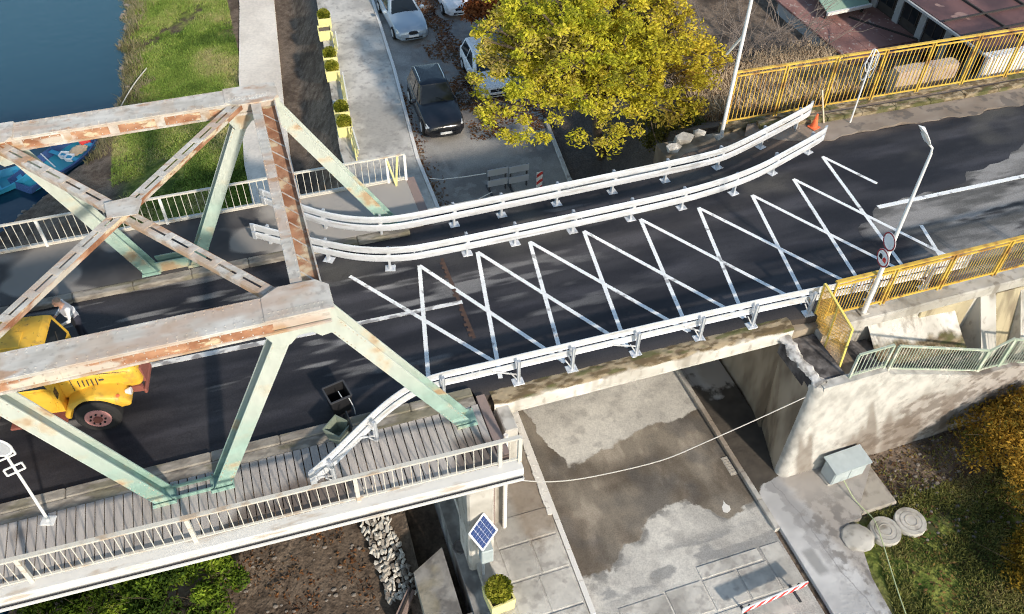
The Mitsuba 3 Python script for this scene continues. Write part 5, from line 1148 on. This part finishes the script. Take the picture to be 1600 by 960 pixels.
tree('autumn_bush', 'orange brown bush sprawling in the lower right corner of the grass', 'bush', (14.5, -6.6, -4.75), (14.7, -6.5, -4.2), (1.2, 1.4, .75), 45, 200, .11,
     [(.10, .09, .02), (.24, .17, .03), (.36, .22, .03), (.16, .14, .03)], 33, (.3, .5), r0=.05, lowcut=-.2, fr=.8)
tree('green_bush', 'bright green bush under the walkway at the lower left edge', 'bush', (-8.3, 1.0, -6.7), (-8.4, 1.0, -6.1), (1.75, 1.7, .8), 75, 260, .13,
     [(.05, .09, .02), (.14, .22, .03), (.26, .36, .04), (.35, .42, .06)], 41, (.3, .55), r0=.05, lowcut=-.1, fr=1.1)
tree('green_bush', 'darker green bush left of the bright bush, cut by the photo edge', 'bush', (-11.2, 1.2, -6.9), (-11.2, 1.2, -6.3), (1.5, 1.5, .8), 50, 220, .13,
     [(.025, .045, .012), (.06, .10, .015), (.10, .15, .02)], 43, (.3, .55), r0=.05, lowcut=-.1, fr=1.1)
# planters on the embankment wall
def planter(label, x, y, rz, grp='yellow planters along the embankment wall', shrub=True, sc=1.0):
    t = thing('planter_box', label, 'planter', grp)
    M = lambda m: at(m, x, y, -4.58, rz)
    put('box', M(openbox(.62 * sc, .68 * sc, .55, .05)), 'planter_yellow', t)
    put('soil', M(box(-.27 * sc, .27 * sc, -.27 * sc, .27 * sc, .40, .47)), 'planter_soil', t)
SH = [(.07, .09, .012), (.17, .19, .02), (.34, .33, .04), (.50, .46, .08)]
for i, (x, y, lab) in enumerate([(1.22, 30.2, 'first'), (1.02, 28.9, ''), (.82, 26.2, ''), (.70, 24.9, ''), (.47, 21.3, ''), (.38, 20.1, ''), (.14, -2.62, '')]):
    names = ['yellow planter box nearest the top edge on the embankment', 'empty yellow planter box, second from the top edge', 'yellow planter box beside the silver saloon, farther of its pair', 'yellow planter box, nearer of the middle pair on the embankment', 'yellow planter box, farther of the pair close to the bridge', 'yellow planter box closest to the far walkway railing', 'yellow planter box at the bottom edge near the solar panel']
    planter(names[i], x, y, -.08 if y > 0 else .1, sc=1.0)
    if i in (1,): continue
    sn = ['round shrub in the topmost planter', '', 'round shrub in the farther middle planter', 'round shrub in the nearer middle planter', 'round shrub in the farther planter close to the bridge', 'low shrub in the planter closest to the far railing', 'dense round shrub in the planter near the solar panel']
    s = thing('planter_shrub', sn[i], 'shrub', 'round shrubs in the yellow planters')
    R = np.random.default_rng(60 + i); k = 1500 if y > 0 else 2600
    p = R.normal(size=(k, 3)); p /= np.linalg.norm(p, axis=1)[:, None]; p = p * (R.random(k) ** .3)[:, None] * (V(.34, .34, .30) if y > 0 else V(.36, .36, .40))
    putleaves('foliage', leaves(p + V(x, y, -3.93 if y > 0 else -3.82), 0, .085, palette(SH, 2.5, i), 70 + i, 0), s)
    put('stem', tube([(x, y, -4.13), (x, y, -3.85)], .03, 6), 'bark', s)
# low railings between the planters
for j, (ya, yb) in enumerate([(28.3, 26.8), (24.3, 21.9), (19.6, 17.9)]):
    t = thing('planter_railing', ['short yellow railing between the top planters', 'short yellow railing between the middle planters', 'short yellow railing from the last planter to the bridge'][j], 'railing', 'yellow railings between the planters')
    for q in range(4): put('bar', bar((wallx(ya) + .25 + .08 * q * .6, ya, -4.5 + .17 * q), (wallx(yb) + .25 + .08 * q * .6, yb, -4.5 + .17 * q), .05, .05), 'planter_yellow' if q < 3 else 'kerb_pale', t)
    for y in (ya - .05, (ya + yb) / 2, yb + .05): put('post', box(wallx(y) + .22, wallx(y) + .26, y - .03, y + .03, -4.6, -3.95), 'planter_yellow', t)
# ---------------------------------------------------------------- boats
def boat(label, x, y, z, rz, L, w_, hullm, floor):
    t = thing('rowing_boat', label, 'boat', None)
    M = lambda m: at(m, x, y, z, rz)
    n = 15; v, f = [], []
    for i in range(n):
        u = i / (n - 1); X = (u - .5) * L
        k = max(.03, (1 - abs(2 * u - .85) ** 2.6 / (1.15 ** 2.6)) if u > .42 else .72 + .28 * (u / .42)) * w_ / 2
        sh = .18 * (2 * u - .8) ** 2
        v += [[X, k, .42 + sh], [X, k * .8, .12], [X, 0, -.06 + .2 * max(0, u - .8)], [X, -k * .8, .12], [X, -k, .42 + sh], [X, -k * .9, .43 + sh], [X, -k * .74, .16], [X, k * .74, .16], [X, k * .9, .43 + sh]]
    for i in range(n - 1):
        for j in range(9):
            a, b = i * 9 + j, i * 9 + (j + 1) % 9; f += [[a, b, b + 9], [a, b + 9, a + 9]]
    for base in (0, (n - 1) * 9):
        for j in range(1, 8): f.append([base, base + j, base + j + 1])
    m = tm(v, f); m.fix_normals()
    put('hull', M(m), hullm, t, smooth=40)
    put('floor', M(rbox(-L * .46, L * .30, -w_ * .33, w_ * .33, .165, .19, .004)), floor, t)
    for u in (-.28, .02, .26): put('thwart', M(rbox(L * u - .12, L * u + .12, -w_ * .43 * (1 - max(0, u) * .8), w_ * .43 * (1 - max(0, u) * .8), .34, .38, .01)), 'boat_sky' if u else 'galvanised_dull', t)
    return M
M1 = boat('long blue and turquoise boat moored by the dark bank', -12.55, 26.95, -8.06, .82, 5.2, 2.1, 'boat_blue', 'boat_teal')
M2 = boat('bright blue boat cut by the left edge behind the truss', -15.5, 25.6, -8.06, .35, 4.2, 1.6, 'boat_sky', 'boat_teal')
for (a, b, lab) in ((-1.6, -.25, 'white crate at the stern of the turquoise boat'), (.15, .05, 'white plastic tub amidships, farther of two, in the turquoise boat'), (.1, -.35, 'white plastic tub amidships, nearer of two, in the turquoise boat')):
    tag(put('plastic_tub', M1(at(openbox(.3, .4, .24, .03), a, b, .2, .4)), 'sign_white'), lab, 'tub')
tag(put('red_bag', M1(lump((1.45, -.05, .38), (.28, .24, .2), 8, 2, .4)), 'red_paint'), 'red bag in the bow of the turquoise boat', 'bag')
tag(put('fishing_net', M1(lump((.85, -.15, .26), (.45, .3, .12), 9, 3, .6, 4)), 'reed'), 'brown heap of net beside the red bag in the boat', 'net')
tag(put('boat_pole', M1(bar((-.9, -.5, .5), (-.5, .75, .62), .05, .05)), 'galvanised_dull'), 'grey pole laid across the turquoise boat', 'pole')
tag(put('mooring_rope', tube(smoothpath([(-10.3, 28.45, -7.5), (-9.6, 30.2, -7.2), (-8.9, 31.6, -6.95), (-8.2, 32.6, -6.75)]), .03, 5), 'cable_grey'), 'pale mooring rope running over the grass to the boat', 'rope')
# ---------------------------------------------------------------- buildings, reeds, bare shrubs behind the far fence
t = thing('low_shed', 'low shed with a flat reddish rusty sheet roof behind the far fence', 'shed')
sx0, sx1, sy0, sy1 = 22.6, 26.9, 15.5, 19.6
SZ = -.85
put('wall', box(sx0 + .2, sx1 - .2, sy0 + .2, 22, -4.5, -2.45), 'wall_plaster', t)
for i, xx in enumerate(np.linspace(sx0, sx1 - 1.43, 3)):
    put('roof_panel', rbox(xx + .01, xx + 1.42, sy0 + .9, sy1 + 3, -2.43, -2.33 - .01 * (i % 2), .01), 'roof_sheet', t)
    put('roof_panel', rbox(xx + .01, xx + 1.42, sy0, sy0 + .88, -2.46, -2.37, .01), 'roof_sheet', t)
put('ridge_strip', bar((25.0, 19.3, -2.31), (26.8, 16.4, -2.31), .12, .05), 'dark_timber', t)
t = thing('green_canopy', 'pale green sheet canopy above the red shed at the top edge', 'canopy')
put('sheet', hexa([[23.6, 19.2, -1.9], [26.1, 19.4, -1.9], [24.2, 23, -1.4], [27, 23, -1.4], [23.6, 19.2, -1.85], [26.1, 19.4, -1.85], [24.2, 23, -1.35], [27, 23, -1.35]]), 'green_sheet', t)
put('edge', bar((23.55, 19.15, -1.9), (26.15, 19.35, -1.9), .12, .14), 'kerb_pale', t)
for q in ((23.8, 19.5), (25.9, 19.6)): put('post', bar((*q, -2.32), (*q, -1.92), .1, .1), 'dark_timber', t)
t = thing('large_shed', 'large dark red roofed building in the top right corner', 'building')
put('wall', box(26.9, 40, 11.4, 30, -4.5, -.35), 'dark_timber', t)
for k in range(7):
    y0 = 11.9 + k * 1.7
    wk = put('window', rbox(26.87, 26.91, y0, y0 + .95, -1.9, -.8, .005), 'dark_glass', t); put('frame', [box(26.85, 26.885, y0 + .45, y0 + .5, -1.9, -.8), box(26.85, 26.885, y0 - .04, y0, -1.95, -.75)], 'dark_timber', wk)
    put('pilaster', rbox(26.8, 26.9, y0 + 1.05, y0 + 1.45, -4, -.36, .01), 'wall_plaster', t)
for i in range(5):
    xx = 25.55 + i * 2.15
    put('roof_panel', hexa([[xx + .01, 11.0, -.32 + .06 * i], [xx + 2.13, 11.0, -.26 + .06 * i], [xx + .01, 30, -.32 + .06 * i], [xx + 2.13, 30, -.26 + .06 * i], [xx + .01, 11.0, -.22 + .06 * i], [xx + 2.13, 11.0, -.16 + .06 * i], [xx + .01, 30, -.22 + .06 * i], [xx + 2.13, 30, -.16 + .06 * i]]), 'roof_sheet_dark', t)
    put('roof_seam', bar((xx + 2.14, 11.0, -.12 + .06 * i), (xx + 2.14, 30, -.12 + .06 * i), .08, .08), 'dark_timber', t)
put('gutter', bar((25.5, 10.98, -.30), (25.5, 30, -.30), .10, .10), 'wall_plaster', t)
for y in (12.9, 14.2): put('roof_seam', bar((25.56, y, -.14), (36, y, .16), .10, .04), 'dark_timber', t)
plain('pink_concrete', (.50, .40, .33), .95)
t = thing('concrete_block', 'long pinkish concrete block lying behind the far fence bars', 'block')
bm = trimesh.creation.box((2.9, .5, 1.1)).subdivide().subdivide().subdivide(); bv = bm.vertices
bm.vertices = bv * (1 - .06 * (np.abs(bv / V(1.45, .25, .55)) ** 4).sum(1, keepdims=True) / 3) + .10 * (meshkit.fbm(bv * 2.2, 3, 4)[:, None] - .5) + V(22.0, 10.9, -.35)
put('block', bm, 'pink_concrete', t, smooth=30)
t = thing('white_wall_panel', 'white slab wall behind the far fence at the right edge', 'wall')
put('panel', rbox(23.95, 28, 9.95, 10.15, -1.4, .62, .03), 'white_block', t); put('coping', rbox(23.9, 28, 9.9, 10.3, .62, .70, .02), 'white_block', t)
Rb = np.random.default_rng(6)
bk = [lump((float(edgex(y)) + .3 + .8 * Rb.random(), y, -7.95 + .2 * Rb.random()), (.13 * (.4 + Rb.random()), .16 * (.4 + Rb.random()), .08), int(Rb.integers(99)), 1, .4) for y in Rb.uniform(20, 46, 110)]
tag(put('bank_stones', bk, 'stone_dark'), 'grey stones strewn along the water edge', 'stones', kind='stuff')
def stalks(xr, yr, n_, hh, r, seed, lean=.3, zf=None):
    R = np.random.default_rng(seed); out = []
    X = R.uniform(*xr, n_); Y = R.uniform(*yr, n_)
    Z = zground(X[None], Y[None])[0]
    v, f = [], []
    for i in range(n_):
        h = hh * (.6 + .6 * R.random()); d = V(R.normal(0, lean), R.normal(0, lean), 1); b_ = V(X[i], Y[i], Z[i] - .05)
        u = V(R.normal(), R.normal(), 0); u = u / np.linalg.norm(u) * r
        k = len(v); v += [b_ - u, b_ + u, b_ + d * h * .6 + u, b_ + d * h * .6 - u, b_ + d * h + V(R.normal(0, .1), R.normal(0, .1), -.05)]
        f += [[k, k + 1, k + 2], [k, k + 2, k + 3], [k + 3, k + 2, k + 4]]
    return tm(v, f)
k = put('reed_bed', stalks((14.6, 22.4), (12.0, 17.6), 14000, .9, .026, 51, .35), 'reed'); tag(k, 'mass of dry tan reeds behind the far yellow fence', 'reeds', kind='stuff')
k = put('reed_bed', stalks((17.2, 22.4), (13.3, 16.6), 5000, .8, .028, 52, .25), 'reed_pale'); tag(k, 'pale cut reed stalks in rows beside the shed roof', 'reeds', kind='stuff')
def bare(label, x, y, z, h, n_, seed, group):
    t = thing('bare_shrub', label, 'shrub', group); R = np.random.default_rng(seed); out = []
    for i in range(n_):
        a = R.random() * 6.28; d = V(math.cos(a) * R.uniform(.25, 1.0), math.sin(a) * R.uniform(.25, 1.0), R.uniform(.35, 1)); p = V(x, y, z); pts = [p]
        for s in range(4): d = d + R.normal(0, .22, 3); p = p + d * h / 4; pts.append(p)
        out.append(tube(pts, [.035, .028, .02, .014, .006], 5))
        for s in (1, 2, 3):
            for _ in range(2):
                q = pts[s]; e = q + (d + R.normal(0, .7, 3)) * h * .22; out.append(tube([q, (q + e) / 2 + R.normal(0, .05, 3), e], [.014, .01, .004], 4))
    put('twigs', out, 'twig', t)
bare('bare grey shrub beside the tall pole, left one', 17.2, 18.0, -3.2, 2.6, 26, 61, 'bare shrubs behind the reeds')
bare('bare grey shrub in the middle above the reeds', 19.3, 18.3, -3.2, 2.6, 30, 62, 'bare shrubs behind the reeds')
bare('bare grey shrub touching the red shed roof', 21.0, 17.8, -3.2, 2.4, 26, 63, 'bare shrubs behind the reeds')
bare('bare twiggy shrub between yellow tree and fence corner', 14.6, 16.8, -3.2, 2.4, 26, 64, 'bare shrubs behind the reeds')
tree('olive_bush', 'olive bush squeezed between the yellow tree and the pole', 'bush', (12.6, 13.2, -3.2), (12.6, 13.0, -2.3), (1.2, 1.3, 1.0), 34, 150, .14, [(.08, .09, .03), (.18, .17, .04), (.30, .24, .08)], 71, (.3, .5), r0=.06)
# ---------------------------------------------------------------- grass, fallen leaves
def blades(xr, yr, n_, keep, size, cols, seed, fr=.6):
    R = np.random.default_rng(seed); X = R.uniform(*xr, n_); Y = R.uniform(*yr, n_)
    ok = keep(X, Y, R); X, Y = X[ok], Y[ok]
    Z = zground(X[None], Y[None])[0]
    b_ = np.stack([X, Y, Z - .02], 1); n2 = len(X)
    a = R.random(n2) * 6.283; w_ = np.stack([np.cos(a), np.sin(a), 0 * a], 1) * (.014 + .012 * R.random(n2))[:, None]
    h = size * (.5 + R.random(n2)); ln = R.normal(0, .45, (n2, 2)) * h[:, None]
    tip = b_ + np.stack([ln[:, 0], ln[:, 1], h], 1); mid = b_ * .45 + tip * .55 + np.stack([-ln[:, 0] * .2, -ln[:, 1] * .2, h * .12], 1)
    v = np.stack([b_ - w_, b_ + w_, mid + w_ * .7, mid - w_ * .7, tip], 1).reshape(-1, 3); i = np.arange(n2) * 5
    f = np.vstack([np.stack([i, i + 1, i + 2], 1), np.stack([i, i + 2, i + 3], 1), np.stack([i + 3, i + 2, i + 4], 1)])
    return tm(v, f), np.clip(np.repeat(palette(cols, fr, seed)(b_, R), 5, axis=0), 0, 1)
GC = [(.12, .19, .045), (.24, .35, .07), (.37, .44, .12), (.52, .47, .23)]
k = putleaves('bank_grass', blades((-10.2, -3.4), (10.5, 44), 210000, lambda X, Y, R: (meshkit.fbm(np.stack([X * .55, Y * .4, X * 0], 1), 4, 14) + .22 * R.random(len(X)) > .47) & (X < np.interp(Y, [10, 22, 29.7, 38, 46], [-4.1, -4.15, -3.6, -2.7, -2.4]) + R.normal(0, .08, len(X))) & (X > edgex(Y) + .7 + R.random(len(X)) * 1.2), .125, GC, 81))
tag(k, 'rough green grass on the river bank beside the white path', 'grass')
k = putleaves('dry_bank_plants', blades((-11.5, -7.5), (22, 46), 16000, lambda X, Y, R: (X > edgex(Y) + .2) & (X < edgex(Y) + .9 + 1.1 * R.random(len(X)) * meshkit.fbm(np.stack([X * 0, Y * .8, Y * 0], 1), 3, 2) * 1.6), .34, [(.15, .13, .07), (.27, .24, .12), (.40, .34, .22), (.20, .22, .08)], 82))
tag(k, 'dry brown plants fringing the water edge', 'plants')
def keepg(X, Y, R):
    g_ = meshkit.fbm(np.stack([X * .7, Y * .7, X * 0], 1), 3, 9)
    return (X > np.interp(Y, [-9, -6.2, -3.3, -1.5], [9.1, 9.95, 11.05, 11.5]) + .1) & (Y < -1.7) & ((Y < -3.2 + 1.8 * (g_ - .5)) | (R.random(len(X)) < .12)) & (g_ + .3 * R.random(len(X)) > .54) & ~((X > 10.7) & (X < 12.25) & (Y > -3.35))
k = putleaves('lawn_grass', blades((9, 19), (-10, -1.6), 110000, keepg, .11, [(.10, .11, .04), (.20, .21, .06), (.30, .29, .10), (.36, .29, .14)], 83, .9)); tag(k, 'short patchy grass below the wing wall', 'grass')
def litter(xr, yr, n_, keep, cols, seed, z, size):
    R = np.random.default_rng(seed); X = R.uniform(*xr, n_); Y = R.uniform(*yr, n_); ok = keep(X, Y, R); X, Y = X[ok], Y[ok]
    Z = np.full(len(X), z) if z is not None else zground(X[None], Y[None])[0] + .02
    return leaves(np.stack([X, Y, Z + .012 + .02 * R.random(len(X))], 1), 0, size, palette(cols, 1.5, seed), seed, 0, .6, .12)
BR = [(.09, .045, .028), (.20, .09, .045), (.30, .14, .06), (.16, .11, .07)]
k = putleaves('fallen_leaves', litter((5.6, 9.5), (18, 33), 14000, lambda X, Y, R: meshkit.fbm(np.stack([X * .8, Y * .5, X * 0], 1), 3, 4) + .35 * np.exp(-((X - 6.6 - (Y - 20) * .03) / .9) ** 2) + .12 * R.random(len(X)) > .72, BR, 91, -4.70, .11)); tag(k, 'red brown fallen leaves drifted over the parking lane', 'leaves')
k = putleaves('fallen_leaves', litter((11.2, 18), (-8, -1.6), 9000, lambda X, Y, R: (R.random(len(X)) < .3) & ~((X > 10.7) & (X < 12.25) & (Y > -3.35)), [(.09, .055, .035), (.17, .10, .055), (.24, .15, .07), (.30, .20, .07)], 92, None, .10)); tag(k, 'scattered fallen leaves on the bare soil below the wing wall', 'leaves')
k = putleaves('fallen_leaves', litter((-8, -2.9), (-6, 3), 3800, lambda X, Y, R: meshkit.fbm(np.stack([X, Y, X * 0], 1), 3, 4) > .45, BR, 93, None, .10)); tag(k, 'brown leaves on the bare ground under the walkway', 'leaves')
k = putleaves('kerb_leaves', litter((2.9, 3.7), (8, 24), 3500, lambda X, Y, R: (X > np.interp(Y, [b for a, b in KL], [a for a, b in KL]) + .02) & (R.random(len(X)) < np.exp(-(X - np.interp(Y, [b for a, b in KL], [a for a, b in KL])) / .22)), BR, 94, -4.69, .10)); tag(k, 'dark leaves gathered along the white kerb', 'leaves')
# twigs and clods that break up the bare ground
R = np.random.default_rng(17)
cl = []
for _ in range(420):
    if R.random() < .5: X, Y = R.uniform(-7.5, -2.9), R.uniform(-6, 3)
    else: X, Y = R.uniform(12.3, 17.5), R.uniform(-5, -1.7)
    Z = zground(np.array([[X]]), np.array([[Y]]))[0, 0]; s = R.uniform(.02, .06)
    cl.append(lump((X, Y, Z + s * .2), (s * 1.3, s, s * .7), int(R.integers(99)), 1, .4))
tag(put('soil_clods', cl, 'stone_dark'), 'small stones and clods scattered on the bare soil', 'stones', kind='stuff')
